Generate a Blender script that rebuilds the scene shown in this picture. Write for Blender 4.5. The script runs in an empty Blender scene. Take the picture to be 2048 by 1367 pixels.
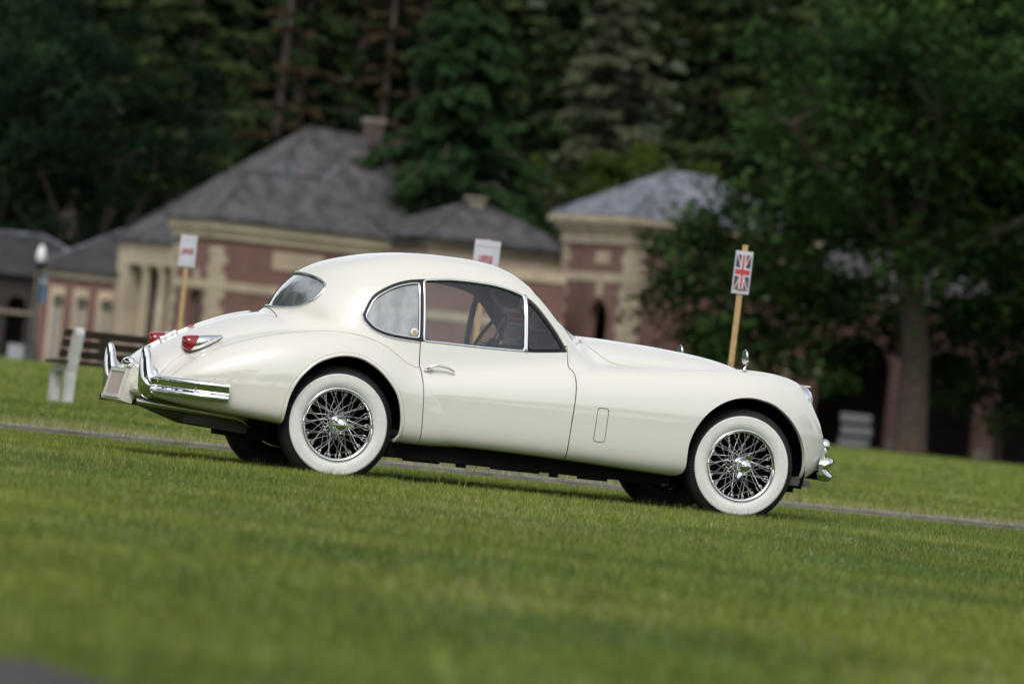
import bpy, bmesh, math, random
import numpy as np
from math import sin, cos, pi, radians, sqrt
from mathutils import Vector, Matrix

random.seed(7); RNG = np.random.default_rng(7)
SC = bpy.context.scene
COL = SC.collection

# ---------------------------------------------------------------- camera (long lens, held low and tilted)
cam_d = bpy.data.cameras.new('camera'); cam = bpy.data.objects.new('camera', cam_d); COL.objects.link(cam)
SC.camera = cam
cam_d.sensor_width = 36; cam_d.lens = 200; cam_d.clip_start = .1; cam_d.clip_end = 3000
_p, _r = radians(.4813), radians(6.0)
_f = Vector((0, cos(_p), sin(_p))); _r0 = Vector((1, 0, 0)); _u0 = Vector((0, -sin(_p), cos(_p)))
_R = cos(_r)*_r0 + sin(_r)*_u0; _U = -sin(_r)*_r0 + cos(_r)*_u0
M_ = Matrix((_R, _U, -_f)).transposed().to_4x4(); M_.translation = Vector((0, 0, .65))
cam.matrix_world = M_
cam_d.dof.use_dof = True; cam_d.dof.focus_distance = 34.3; cam_d.dof.aperture_fstop = 3.1

# ---------------------------------------------------------------- bright overcast sky and a soft high sun from behind the camera
SUN_EL, SUN_AZ = radians(50), radians(190)          # azimuth clockwise from +Y
w = bpy.data.worlds.new('World'); SC.world = w; w.use_nodes = True
nt = w.node_tree; nt.nodes.clear()
sky = nt.nodes.new('ShaderNodeTexSky'); sky.sky_type = 'NISHITA'; sky.sun_disc = False
sky.sun_elevation = SUN_EL; sky.sun_rotation = SUN_AZ; sky.air_density = 1.0; sky.dust_density = 1.5; sky.ozone_density = 1.0
hs = nt.nodes.new('ShaderNodeHueSaturation'); hs.inputs['Saturation'].default_value = .28
bg = nt.nodes.new('ShaderNodeBackground'); bg.inputs['Strength'].default_value = .142
wo = nt.nodes.new('ShaderNodeOutputWorld')
nt.links.new(sky.outputs[0], hs.inputs['Color']); nt.links.new(hs.outputs[0], bg.inputs[0]); nt.links.new(bg.outputs[0], wo.inputs[0])
sun_d = bpy.data.lights.new('sun', 'SUN'); sun_d.energy = 1.0; sun_d.angle = radians(18); sun_d.color = (1, .96, .9)
sun = bpy.data.objects.new('sun', sun_d); COL.objects.link(sun)
sd = Vector((sin(SUN_AZ)*cos(SUN_EL), cos(SUN_AZ)*cos(SUN_EL), sin(SUN_EL)))
sun.rotation_euler = sd.to_track_quat('Z', 'Y').to_euler(); sun.location = sd*60

SC.view_settings.view_transform = 'Standard'; SC.view_settings.look = 'None'
SC.view_settings.exposure = .57; SC.view_settings.gamma = 1; SC.view_settings.use_curve_mapping = False
SC.cycles.use_denoising = True
try: SC.cycles.denoiser = 'OPENIMAGEDENOISE'
except Exception: pass
SC.cycles.max_bounces = 8; SC.cycles.transparent_max_bounces = 12; SC.cycles.diffuse_bounces = 3; SC.cycles.glossy_bounces = 4
SC.cycles.caustics_reflective = False; SC.cycles.caustics_refractive = False
SC.cycles.sample_clamp_indirect = 6

# ---------------------------------------------------------------- materials
MATS = {}
def mat(name, col, rough=.5, metal=0., coat=0., spec=.5, var=0., vscale=8., bump=0., bscale=30., col2=None, sheen=0.):
    if name in MATS: return MATS[name]
    m = bpy.data.materials.new(name); m.use_nodes = True
    n = m.node_tree.nodes; l = m.node_tree.links; b = n['Principled BSDF']
    c = tuple(col) + (1,)
    b.inputs['Base Color'].default_value = c; b.inputs['Roughness'].default_value = rough
    b.inputs['Metallic'].default_value = metal; b.inputs['Specular IOR Level'].default_value = spec
    b.inputs['Coat Weight'].default_value = coat; b.inputs['Coat IOR'].default_value = 1.75; b.inputs['Coat Roughness'].default_value = .03
    tc = n.new('ShaderNodeTexCoord')
    if var or col2:
        nz = n.new('ShaderNodeTexNoise'); nz.inputs['Scale'].default_value = vscale; nz.inputs['Detail'].default_value = 6
        l.new(tc.outputs['Object'], nz.inputs['Vector'])
        r = n.new('ShaderNodeValToRGB'); r.color_ramp.elements[0].position = .32; r.color_ramp.elements[1].position = .7
        c2 = tuple(col2) if col2 else tuple(max(0, x*(1-var)) for x in col)
        r.color_ramp.elements[0].color = c2 + (1,); r.color_ramp.elements[1].color = tuple(min(1, x*(1+var*.6)) for x in col) + (1,)
        l.new(nz.outputs['Fac'], r.inputs['Fac']); l.new(r.outputs['Color'], b.inputs['Base Color'])
    if bump:
        nb = n.new('ShaderNodeTexNoise'); nb.inputs['Scale'].default_value = bscale; nb.inputs['Detail'].default_value = 4
        l.new(tc.outputs['Object'], nb.inputs['Vector'])
        bp = n.new('ShaderNodeBump'); bp.inputs['Strength'].default_value = bump; bp.inputs['Distance'].default_value = .01
        l.new(nb.outputs['Fac'], bp.inputs['Height']); l.new(bp.outputs['Normal'], b.inputs['Normal'])
    MATS[name] = m
    return m
def glass_mat(name, tint, refl=1.0, haze=0., hazecol=(.6, .65, .66)):
    """thin pane: clear body colour, fresnel reflection, a patchy pale haze"""
    if name in MATS: return MATS[name]
    m = bpy.data.materials.new(name); m.use_nodes = True
    n = m.node_tree.nodes; l = m.node_tree.links; n.clear()
    out = n.new('ShaderNodeOutputMaterial')
    tr = n.new('ShaderNodeBsdfTransparent'); tr.inputs[0].default_value = tuple(tint) + (1,)
    df = n.new('ShaderNodeBsdfDiffuse'); df.inputs[0].default_value = tuple(hazecol) + (1,)
    gl = n.new('ShaderNodeBsdfGlossy'); gl.inputs['Roughness'].default_value = .02
    fr = n.new('ShaderNodeFresnel'); fr.inputs[0].default_value = 1.5
    mu = n.new('ShaderNodeMath'); mu.operation = 'MULTIPLY_ADD'; mu.inputs[1].default_value = 1.5*refl; mu.inputs[2].default_value = .03*refl; mu.use_clamp = True
    tc = n.new('ShaderNodeTexCoord'); mp = n.new('ShaderNodeMapping'); mp.inputs['Scale'].default_value = (6, 6, 1.5)
    nz = n.new('ShaderNodeTexNoise'); nz.inputs['Scale'].default_value = 1.6; nz.inputs['Detail'].default_value = 5
    rp = n.new('ShaderNodeMapRange'); rp.inputs[1].default_value = .35; rp.inputs[2].default_value = .75; rp.inputs[3].default_value = haze*.4; rp.inputs[4].default_value = haze*1.6
    m1 = n.new('ShaderNodeMixShader'); m2 = n.new('ShaderNodeMixShader')
    l.new(tc.outputs['Object'], mp.inputs[0]); l.new(mp.outputs[0], nz.inputs['Vector']); l.new(nz.outputs['Fac'], rp.inputs[0])
    l.new(rp.outputs[0], m1.inputs[0]); l.new(tr.outputs[0], m1.inputs[1]); l.new(df.outputs[0], m1.inputs[2])
    l.new(fr.outputs[0], mu.inputs[0]); l.new(mu.outputs[0], m2.inputs[0]); l.new(m1.outputs[0], m2.inputs[1]); l.new(gl.outputs[0], m2.inputs[2])
    l.new(m2.outputs[0], out.inputs[0])
    MATS[name] = m
    return m

# ---------------------------------------------------------------- mesh helpers
def mesh_np(name, V, F, smooth=False, normals=None):
    me = bpy.data.meshes.new(name)
    V = np.asarray(V, np.float32); F = np.asarray(F, np.int32)
    k = F.shape[1]
    me.vertices.add(len(V)); me.vertices.foreach_set('co', V.ravel())
    me.loops.add(F.size); me.loops.foreach_set('vertex_index', F.ravel())
    me.polygons.add(len(F)); me.polygons.foreach_set('loop_start', np.arange(0, F.size, k, dtype=np.int32))
    try: me.polygons.foreach_set('loop_total', np.full(len(F), k, np.int32))
    except Exception: pass
    me.update(calc_edges=True)
    me.polygons.foreach_set('use_smooth', np.full(len(F), smooth, bool))
    if normals is not None: me.normals_split_custom_set(np.asarray(normals, np.float32).tolist())
    return me
def put(name, me, m, parent=None):
    o = bpy.data.objects.new(name, me); COL.objects.link(o)
    if m is not None:
        if isinstance(m, str): m = MATS[m]
        if not me.materials: me.materials.append(m)
    if parent: o.parent = parent
    return o
def tag(o, label=None, cat=None, group=None, kind=None):
    if label: o['label'] = label
    if cat: o['category'] = cat
    if group: o['group'] = group
    if kind: o['kind'] = kind
    return o
def empty(name, loc=(0, 0, 0), rz=0):
    o = bpy.data.objects.new(name, None); COL.objects.link(o); o.location = loc; o.rotation_euler = (0, 0, rz)
    o.empty_display_size = .3
    return o
def copy_tree(o, parent=None):
    c = o.copy(); COL.objects.link(c); c.parent = parent
    for ch in o.children: copy_tree(ch, c)
    return c

class MB:
    """collects polygons, builds one mesh object"""
    def __init__(s): s.v = []; s.f = []; s.sm = []
    def add(s, vs, fs, smooth=False):
        b = len(s.v); s.v += [tuple(map(float, v)) for v in vs]
        s.f += [tuple(b + i for i in f) for f in fs]; s.sm += [smooth]*len(fs)
        return s
    def box(s, lo, hi, M=None):
        x0, y0, z0 = lo; x1, y1, z1 = hi
        vs = [(x0,y0,z0),(x1,y0,z0),(x1,y1,z0),(x0,y1,z0),(x0,y0,z1),(x1,y0,z1),(x1,y1,z1),(x0,y1,z1)]
        if M is not None: vs = [tuple(M @ Vector(v)) for v in vs]
        return s.add(vs, [(0,3,2,1),(4,5,6,7),(0,1,5,4),(1,2,6,5),(2,3,7,6),(3,0,4,7)])
    def tube(s, pts, rad, n=8, closed=False, caps=True, flat=None):
        """round tube along pts; rad number or list; flat=(a,b) for elliptic section with normals list"""
        P = [Vector(p) for p in pts]; N = len(P)
        R = rad if hasattr(rad, '__len__') else [rad]*N
        vs = []; fs = []
        up = None
        for i in range(N):
            a = P[i-1] if (i > 0 or closed) else P[i]; b = P[(i+1) % N] if (i < N-1 or closed) else P[i]
            t = (b - a)
            if t.length < 1e-9: t = Vector((1, 0, 0))
            t.normalize()
            if up is None:
                up = Vector((0, 0, 1)) if abs(t.z) < .9 else Vector((1, 0, 0))
            u = (up - t*up.dot(t))
            if u.length < 1e-6: u = t.orthogonal()
            u.normalize(); up = u; vv = t.cross(u)
            for k in range(n):
                an = 2*pi*k/n
                vs.append(P[i] + (u*cos(an) + vv*sin(an))*R[i])
        M_ = N if closed else N-1
        for i in range(M_):
            j = (i+1) % N
            for k in range(n):
                k2 = (k+1) % n
                fs.append((i*n+k, i*n+k2, j*n+k2, j*n+k))
        s.add(vs, fs, True)
        if caps and not closed:
            b = len(s.v) - len(vs)
            s.f += [tuple(b + k for k in range(n))[::-1], tuple(b + (N-1)*n + k for k in range(n))]; s.sm += [False, False]
        return s
    def lathe(s, prof, n=32, axis='y', center=(0,0,0), close=False, a0=0, a1=2*pi, sgn=1, smooth=True):
        """prof: list of (r, h); revolved about the axis"""
        full = abs(a1 - a0 - 2*pi) < 1e-6
        m = n if full else n+1
        vs = []; fs = []
        for i in range(m):
            an = a0 + (a1-a0)*i/n
            c_, s_ = cos(an), sin(an)
            for r, h in prof:
                if axis == 'y': p = (r*c_, h, r*s_)
                elif axis == 'x': p = (h, r*c_, r*s_)
                else: p = (r*c_, r*s_, h)
                vs.append((center[0]+p[0], center[1]+p[1], center[2]+p[2]))
        k = len(prof)
        for i in range(n):
            j = (i+1) % m
            for q in range(k-1):
                fs.append((i*k+q, i*k+q+1, j*k+q+1, j*k+q))
        return s.add(vs, fs, smooth)
    def prism(s, poly, lo, hi, axis='y', smooth=False):
        """extrude a 2-D polygon between lo and hi along an axis"""
        n = len(poly)
        def P(a, b, h): return {'y': (a, h, b), 'x': (h, a, b), 'z': (a, b, h)}[axis]
        vs = [P(a, b, lo) for a, b in poly] + [P(a, b, hi) for a, b in poly]
        fs = [tuple(range(n))[::-1], tuple(range(n, 2*n))] + [(i, (i+1) % n, n+(i+1) % n, n+i) for i in range(n)]
        return s.add(vs, fs, smooth)
    def mesh(s, name, M=None):
        me = bpy.data.meshes.new(name)
        v = s.v if M is None else [tuple(M @ Vector(p)) for p in s.v]
        me.from_pydata(v, [], s.f); me.polygons.foreach_set('use_smooth', s.sm)
        bm = bmesh.new(); bm.from_mesh(me); bmesh.ops.recalc_face_normals(bm, faces=bm.faces); bm.to_mesh(me); bm.free()
        me.update(); return me
    def build(s, name, m, parent=None, M=None): return put(name, s.mesh(name, M), m, parent)

def text_mesh(txt, size, extrude=.002, bold=0.0):
    cu = bpy.data.curves.new('txt', 'FONT'); cu.body = txt; cu.size = size; cu.extrude = extrude; cu.offset = bold
    cu.align_x = 'CENTER'; cu.align_y = 'CENTER'; cu.resolution_u = 3
    ob = bpy.data.objects.new('txt', cu); COL.objects.link(ob)
    dg = bpy.context.evaluated_depsgraph_get()
    me = bpy.data.meshes.new_from_object(ob.evaluated_get(dg))
    bpy.data.objects.remove(ob); bpy.data.curves.remove(cu)
    return me
def spline(pts, n=12, closed=False):
    """Catmull-Rom through points"""
    P = np.asarray(pts, float); N = len(P); out = []
    M_ = N if closed else N-1
    for i in range(M_):
        p0 = P[(i-1) % N] if (closed or i > 0) else 2*P[0]-P[1]
        p1 = P[i]; p2 = P[(i+1) % N]
        p3 = P[(i+2) % N] if (closed or i+2 < N) else 2*P[-1]-P[-2]
        for k in range(n):
            t = k/n
            out.append(.5*((2*p1)+(-p0+p2)*t+(2*p0-5*p1+4*p2-p3)*t*t+(-p0+3*p1-3*p2+p3)*t**3))
    if not closed: out.append(P[-1])
    return np.array(out)
# ---------------------------------------------------------------- car body as a smooth implicit surface (metres, car frame)
# x forward from the rear axle, y left, z up; f < 0 inside.
def pch(xs, ys):
    xs = np.array(xs, float); ys = np.array(ys, float)
    hh = np.diff(xs); d = np.diff(ys) / hh
    m = np.zeros_like(ys)
    w1 = 2*hh[1:] + hh[:-1]; w2 = hh[1:] + 2*hh[:-1]
    ok = d[1:]*d[:-1] > 0
    m[1:-1][ok] = ((w1 + w2)[ok]) / (w1[ok]/d[:-1][ok] + w2[ok]/d[1:][ok])
    m[0] = d[0]; m[-1] = d[-1]
    # dense table, lightly smoothed: gives curvature-continuous profiles
    X = np.linspace(xs[0], xs[-1], 1201)
    i = np.clip(np.searchsorted(xs, X, side='right') - 1, 0, len(xs) - 2)
    t = (X - xs[i]) / hh[i]
    Y = ((1+2*t)*(1-t)**2*ys[i] + t*(1-t)**2*hh[i]*m[i] + t*t*(3-2*t)*ys[i+1] + t*t*(t-1)*hh[i]*m[i+1])
    kern = np.hanning(31); kern /= kern.sum()
    Yp = np.concatenate([2*Y[0]-Y[15:0:-1], Y, 2*Y[-1]-Y[-2:-17:-1]])
    Y = np.convolve(Yp, kern, mode='valid')
    return lambda q: np.interp(q, X, Y)

def smin(a, b, k):
    h_ = np.maximum(k - np.abs(a - b), 0) / k
    return np.minimum(a, b) - h_*h_*k*0.25
def smax(a, b, k): return -smin(-a, -b, k)
def sstep(a, b, x):
    t = np.clip((x - a) / (b - a), 0, 1); return t*t*(3-2*t)

# sill / underside line
ZB = pch([-1.25, -1.11, -.869, -.587, -.364, .377, 1.0, 1.445, 1.85, 2.18, 2.6, 2.95, 3.08, 3.16, 3.25],
         [.42, .387, .348, .322, .303, .272, .268, .257, .24, .227, .235, .262, .292, .34, .42])
# bonnet - boot centre hull
AT = pch([-1.22, -1.17, -1.13, -1.082, -1.043, -.883, -.761, -.677, -.558, -.438, -.329, 0, .8, 1.6, 1.805, 1.971, 2.137, 2.255, 2.406, 2.541, 2.643, 2.746, 2.85, 2.95, 3.05, 3.12, 3.17, 3.22],
         [.41, .485, .57, .632, .668, .772, .836, .874, .921, .953, .972, 1.0, 1.0, 1.028, 1.026, 1.020, 1.013, 1.004, .991, .974, .954, .927, .890, .842, .768, .68, .57, .42])
AW = pch([-1.22, -1.15, -1.05, -.85, -.6, -.33, 0, .8, 1.5, 1.8, 2.1, 2.5, 2.8, 3.0, 3.12, 3.22],
         [.30, .38, .44, .50, .56, .60, .62, .62, .60, .585, .55, .47, .40, .36, .32, .25])
# front wing that runs back through the door
BT = pch([-.2, .2, .5, 1.0, 1.45, 1.8, 2.2, 2.45, 2.65, 2.781, 2.899, 2.984, 3.04, 3.112, 3.157, 3.188, 3.202, 3.215],
         [.60, .66, .72, .772, .822, .853, .890, .914, .925, .921, .907, .886, .855, .752, .678, .60, .53, .47])
BW = pch([-.2, .2, .5, 1.0, 1.5, 2.0, 2.3, 2.591, 2.75, 2.9, 3.0, 3.1, 3.16, 3.22],
         [.70, .735, .752, .768, .786, .803, .806, .795, .770, .725, .683, .622, .57, .50])
BA = pch([-.2, 1.0, 1.8, 2.3, 2.8, 3.1, 3.22], [.20, .20, .22, .25, .26, .24, .20])
# rear wing
CT = pch([-1.20, -1.13, -1.07, -1.019, -.943, -.849, -.706, -.531, -.352, -.171, -.02, .107, .198, .283, .356, .43, .5, .6, .75],
         [.40, .455, .50, .540, .606, .676, .748, .812, .857, .884, .893, .884, .864, .832, .79, .742, .69, .60, .45])
CW = pch([-1.20, -1.13, -1.05, -.95, -.85, -.7, -.5, -.3, 0, .2, .4, .6, .75],
         [.36, .46, .55, .62, .67, .725, .77, .795, .805, .80, .778, .722, .62])
# cabin
ET = pch([-.62, -.48, -.40, -.329, -.308, -.267, -.212, -.156, -.098, -.039, .02, .173, .298, .489, .649, .812, .976, 1.143, 1.25, 1.315, 1.386, 1.458, 1.53, 1.585, 1.65, 1.75, 2.0],
         [.50, .70, .83, .955, 1.005, 1.093, 1.165, 1.219, 1.264, 1.297, 1.322, 1.368, 1.397, 1.423, 1.432, 1.430, 1.417, 1.376, 1.322, 1.282, 1.224, 1.152, 1.077, 1.020, .95, .84, .58])
EP = pch([-.6, -.4, -.2, 0, .3, .6, 1.0, 1.45, 1.8, 2.0], [.40, .47, .54, .595, .638, .648, .640, .610, .57, .54])

def f_cabin(x, Y, z):
    S = -.80*(1 - sstep(-.05, .55, x)) + .34*sstep(.75, 1.25, x)
    xs = x + S*Y*Y
    top = z - (ET(xs) - .16*Y*Y)
    dz = ET(np.clip(xs+.01, -.6, 2)) - ET(np.clip(xs-.01, -.6, 2))
    top = top / np.sqrt(1 + (dz/.02)**2)
    t = np.clip(z - .86, -.3, 1)
    side = Y - (EP(x) - .20*t - .30*t*t)
    k = .20 - .11*sstep(.95, 1.35, x)
    return smax(side, top, k)

def pont(Y, z, c, a, zc, zt, zb, nu, nl):
    qy = np.abs(Y - c) / a
    up = np.maximum(zt - zc, .012); dn = np.maximum(zc - zb, .012)
    qz = np.where(z > zc, (z - zc)/up, (zc - z)/dn)
    n = np.where(z > zc, nu, nl)
    qy = np.maximum(qy, 1e-6); qz = np.maximum(qz, 1e-6)
    r = (qy**n + qz**n)**(1/n)
    return (r - 1) * np.minimum(a, np.maximum(up, .05))

def f_lower(x, Y, z):
    zb = ZB(x)
    at = AT(x); zc = np.minimum(.55, .5*at + .5*zb)
    A = pont(Y, z, 0*x, AW(x), zc, at, zb, 2.35, 4.0)
    bt = BT(x); a = BA(x); w = BW(x)
    zcB = np.minimum(.56, zb + .62*(bt - zb))
    B = pont(Y, z, w - a, a, zcB, bt, zb, 2.15, 5.0)
    # flat sill side that carries the doors
    ct = CT(x); wc = CW(x); ac = .235
    zcC = np.minimum(.52, zb + .55*(ct - zb))
    Cc = pont(Y, z, wc - ac, ac, zcC, ct, zb, 2.25, 5.0)
    A = np.maximum(A, np.maximum(x - 3.20, -1.185 - x))
    B = np.maximum(B, np.maximum(x - 3.212, -.15 - x))
    Cc = np.maximum(Cc, np.maximum(x - .72, -1.165 - x))
    f = smin(A, B, .07)
    f = smin(f, Cc, .035)
    return f

def f_body(P):
    x, z = P[..., 0], P[..., 2]; Y = np.sqrt(P[..., 1]**2 + 1e-8)
    lo = f_lower(x, Y, z)
    e = f_cabin(x, Y, z)
    e = np.maximum(e, .6 - z)
    return smin(lo, e, .06)

def grad(P, fn=None, e=2e-3):
    fn = fn or f_body
    g = np.empty_like(P)
    for i in range(3):
        d = np.zeros(3); d[i] = e
        g[..., i] = (fn(P + d) - fn(P - d)) / (2*e)
    return g
def unit(v): return v / np.maximum(np.linalg.norm(v, axis=-1, keepdims=True), 1e-9)
def side_y(xz, off=0.0):
    """points on the right-hand (y < 0) flank at the given (x, z), pushed out by off"""
    xz = np.asarray(xz, float); n = len(xz)
    lo = np.zeros(n); hi = np.full(n, .95)
    # march in from outside
    ys = np.linspace(.95, .0, 191)
    P = np.zeros((n, 191, 3)); P[..., 0] = xz[:, None, 0]; P[..., 2] = xz[:, None, 1]; P[..., 1] = -ys
    v = f_body(P) < 0
    first = np.where(v.any(1), v.argmax(1), 190)
    hi = ys[np.maximum(first - 1, 0)]; lo = ys[first]
    for _ in range(18):
        m = .5*(lo + hi)
        q = np.stack([xz[:, 0], -m, xz[:, 1]], -1)
        ins = f_body(q) < 0
        lo = np.where(ins, m, lo); hi = np.where(ins, hi, m)
    q = np.stack([xz[:, 0], -hi, xz[:, 1]], -1)
    return q + unit(grad(q))*off
def top_z(xy, off=0.0):
    xy = np.asarray(xy, float); n = len(xy)
    zs = np.linspace(1.5, .3, 241)
    P = np.zeros((n, 241, 3)); P[..., 0] = xy[:, None, 0]; P[..., 1] = xy[:, None, 1]; P[..., 2] = zs
    v = f_body(P) < 0
    first = np.where(v.any(1), v.argmax(1), 240)
    hi = zs[np.maximum(first - 1, 0)]; lo = zs[first]
    for _ in range(18):
        m = .5*(lo + hi)
        ins = f_body(np.stack([xy[:, 0], xy[:, 1], m], -1)) < 0
        lo = np.where(ins, m, lo); hi = np.where(ins, hi, m)
    q = np.stack([xy[:, 0], xy[:, 1], hi], -1)
    return q + unit(grad(q))*off

def surface_nets(fn, lo, hi, hstep):
    n = np.ceil((np.array(hi) - np.array(lo)) / hstep).astype(int) + 1
    ax = [lo[i] + hstep*np.arange(n[i]) for i in range(3)]
    V = np.empty(n, np.float32)
    for i in range(n[0]):
        g = np.empty((n[1], n[2], 3)); g[..., 0] = ax[0][i]
        g[..., 1] = ax[1][:, None]; g[..., 2] = ax[2][None, :]
        V[i] = fn(g)
    s = V < 0
    c = n - 1
    acc = np.zeros(tuple(c) + (3,), np.float32); cnt = np.zeros(c, np.float32)
    sl = lambda a, d: slice(d, d + c[a])
    for axn in range(3):
        for d1 in (0, 1):
            for d2 in (0, 1):
                off = [0, 0, 0]; oth = [a for a in range(3) if a != axn]
                off[oth[0]], off[oth[1]] = d1, d2
                A = V[sl(0, off[0]), sl(1, off[1]), sl(2, off[2])]
                o2 = off.copy(); o2[axn] = 1
                B = V[sl(0, o2[0]), sl(1, o2[1]), sl(2, o2[2])]
                cr = (A < 0) != (B < 0)
                t = np.where(cr, A / np.where(cr, A - B, 1), 0)
                cnt += cr
                for a in range(3):
                    acc[..., a] += np.where(cr, t if a == axn else off[a], 0)
    act = cnt > 0
    idx = -np.ones(c, np.int64); idx[act] = np.arange(act.sum())
    ijk = np.argwhere(act)
    verts = np.array(lo) + hstep*(ijk + acc[act] / cnt[act][:, None])
    quads = []
    for axn in range(3):
        a1, a2 = (axn + 1) % 3, (axn + 2) % 3
        r = [slice(1, c[a]) for a in range(3)]; r[axn] = slice(0, c[axn])
        r0 = tuple(r); r1 = list(r); r1[axn] = slice(1, c[axn] + 1); r1 = tuple(r1)
        S0, S1 = s[r0], s[r1]
        w = np.argwhere(S0 != S1)
        inside = S0[tuple(w.T)]
        base = w.copy()
        for a in range(3):
            if a != axn: base[:, a] += 1
        def at(o1, o2):
            b = base.copy(); b[:, a1] -= o1; b[:, a2] -= o2
            return idx[tuple(b.T)]
        q = np.stack([at(1, 1), at(0, 1), at(0, 0), at(1, 0)], 1)
        q[~inside] = q[~inside][:, ::-1]
        quads.append(q)
    quads = np.concatenate(quads)
    quads = quads[(quads >= 0).all(1)]
    return verts, quads
# ---------------------------------------------------------------- the car
PAINT = mat('cream_paint', (.75, .728, .662), rough=.30, coat=1.0, spec=.25)
CHROME = mat('chrome', (.88, .89, .9), rough=.06, metal=1.0)
RUBBER = mat('black_rubber', (.012, .012, .013), rough=.55, var=.3, vscale=20)
TRIM = mat('dark_trim', (.022, .016, .017), rough=.7, var=.3, vscale=12)
UNDER = mat('underbody_black', (.006, .006, .0055), rough=.9, spec=.08, var=.4, vscale=6)
CHARCOAL = mat('grey_steel_panel', (.10, .10, .095), rough=.55, var=.4, vscale=9)
BRIGHT = mat('bright_wheel_wire', (.78, .78, .77), rough=.32, metal=.75)
GLASS = glass_mat('window_glass', (.93, .95, .94), refl=.8, haze=.02)
GLASSQ = glass_mat('sky_haze_glass', (.62, .67, .67), refl=2.2, haze=.46, hazecol=(.55, .61, .64))  # bluish haze paints reflected sky into the pane colour

car = empty('classic_coupe', (-1.20827, 34.85249, 0), radians(17.79097))
tag(car, 'cream white vintage two door coupe with wire wheels parked on the lawn', 'car')

# ---- outlines on the flank (x, z)
DLO = np.vstack([
    spline([(.121,1.005),(.172,1.113),(.238,1.172),(.326,1.22),(.407,1.247),(.481,1.26),(.577,1.274),(.682,1.285),(.787,1.287),(.892,1.285),(.997,1.276),(1.102,1.253),(1.18,1.221),(1.243,1.175),(1.31,1.101),(1.38,1.016),(1.437,.927)], 8),
    spline([(1.437,.913),(1.272,.895),(1.174,.888),(1.062,.885),(.923,.883),(.784,.883),(.647,.884),(.51,.883),(.375,.887),(.274,.898),(.194,.923),(.147,.962),(.126,.985)], 6)])
DOOR = np.vstack([spline([(.486,.93),(.485,.80),(.486,.735),(.497,.70),(.503,.60),(.512,.42),(.522,.15)], 6),
                  spline([(1.452,.15),(1.446,.30),(1.447,.42),(1.455,.56),(1.465,.70),(1.467,.765),(1.46,.805),(1.444,.818),(1.440,.84),(1.440,.95)], 6)])
RARCH = np.vstack([spline([(-.362,.12),(-.361,.305),(-.357,.383),(-.341,.476),(-.304,.565),(-.246,.64),(-.172,.701),(-.067,.744),(.023,.755),(.113,.741),(.206,.692),(.276,.629),(.331,.56),(.364,.478),(.379,.386),(.379,.306),(.365,.255),(.35,.12)], 6)])
FARCH = np.vstack([spline([(2.10,.10),(2.14,.215),(2.18,.238),(2.203,.262),(2.209,.30),(2.207,.36),(2.211,.44),(2.244,.535),(2.303,.623),(2.386,.692),(2.481,.737),(2.577,.755),(2.66,.752),(2.762,.727),(2.855,.671),(2.924,.607),(2.978,.534),(3.014,.454),(3.029,.37),(3.03,.28),(3.03,.10)], 6)])
FLAP = []
for cx_, cz_, a0_ in ((1.661,.583,0),(1.622,.583,90),(1.614,.407,180),(1.655,.407,270)):
    for k in range(6):
        an = radians(a0_ + 18*k); FLAP.append((cx_+.015*cos(an), cz_+.015*sin(an)))
FLAP = np.array(FLAP)

def poly_sd(Q, poly):
    """signed distance (negative inside) of 2-D points to a polygon"""
    out = np.full(len(Q), 1.0)
    lo, hi = poly.min(0) - .12, poly.max(0) + .12
    sel = ((Q >= lo) & (Q <= hi)).all(1)
    q = Q[sel]
    if len(q) == 0: return out
    d2 = np.full(len(q), 9.0); ins = np.zeros(len(q), bool)
    A = poly; B = np.roll(poly, -1, 0)
    for a, b in zip(A, B):
        e = b - a; L = e @ e
        if L < 1e-12: continue
        t = np.clip(((q - a) @ e)/L, 0, 1)
        r = q - a - t[:, None]*e
        d2 = np.minimum(d2, (r*r).sum(1))
        c1 = (a[1] > q[:, 1]) != (b[1] > q[:, 1])
        if a[1] != b[1]:
            xi = a[0] + (q[:, 1]-a[1])*(b[0]-a[0])/(b[1]-a[1])
            ins ^= c1 & (q[:, 0] < xi)
    out[sel] = np.where(ins, -1, 1)*np.sqrt(d2)
    return out

def clip(V, T, g):
    """part of a triangle mesh where g < 0, cut along the zero line"""
    neg = g < 0
    k = neg[T].sum(1)
    keep = T[k == 3]
    newV = [V]; nV = len(V); cache = {}
    add = []
    def mid(i, j):
        nonlocal nV
        key = (i, j) if i < j else (j, i)
        if key in cache: return cache[key]
        t = g[i]/(g[i]-g[j]); newV.append((V[i]*(1-t)+V[j]*t)[None]); cache[key] = nV; nV += 1
        return nV-1
    for tri in T[(k == 1) | (k == 2)]:
        n_ = neg[tri]
        if n_.sum() == 1:
            r = int(np.argmax(n_)); a, b, c = tri[r], tri[(r+1) % 3], tri[(r+2) % 3]
            add.append((a, mid(a, b), mid(a, c)))
        else:
            r = int(np.argmin(n_)); a, b, c = tri[r], tri[(r+1) % 3], tri[(r+2) % 3]
            p, q = mid(a, b), mid(a, c)
            add.append((p, b, c)); add.append((p, c, q))
    V2 = np.vstack(newV); T2 = np.vstack([keep, np.array(add, int)]) if add else keep
    used = np.unique(T2); mp = -np.ones(len(V2), int); mp[used] = np.arange(len(used))
    return V2[used], mp[T2]

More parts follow.
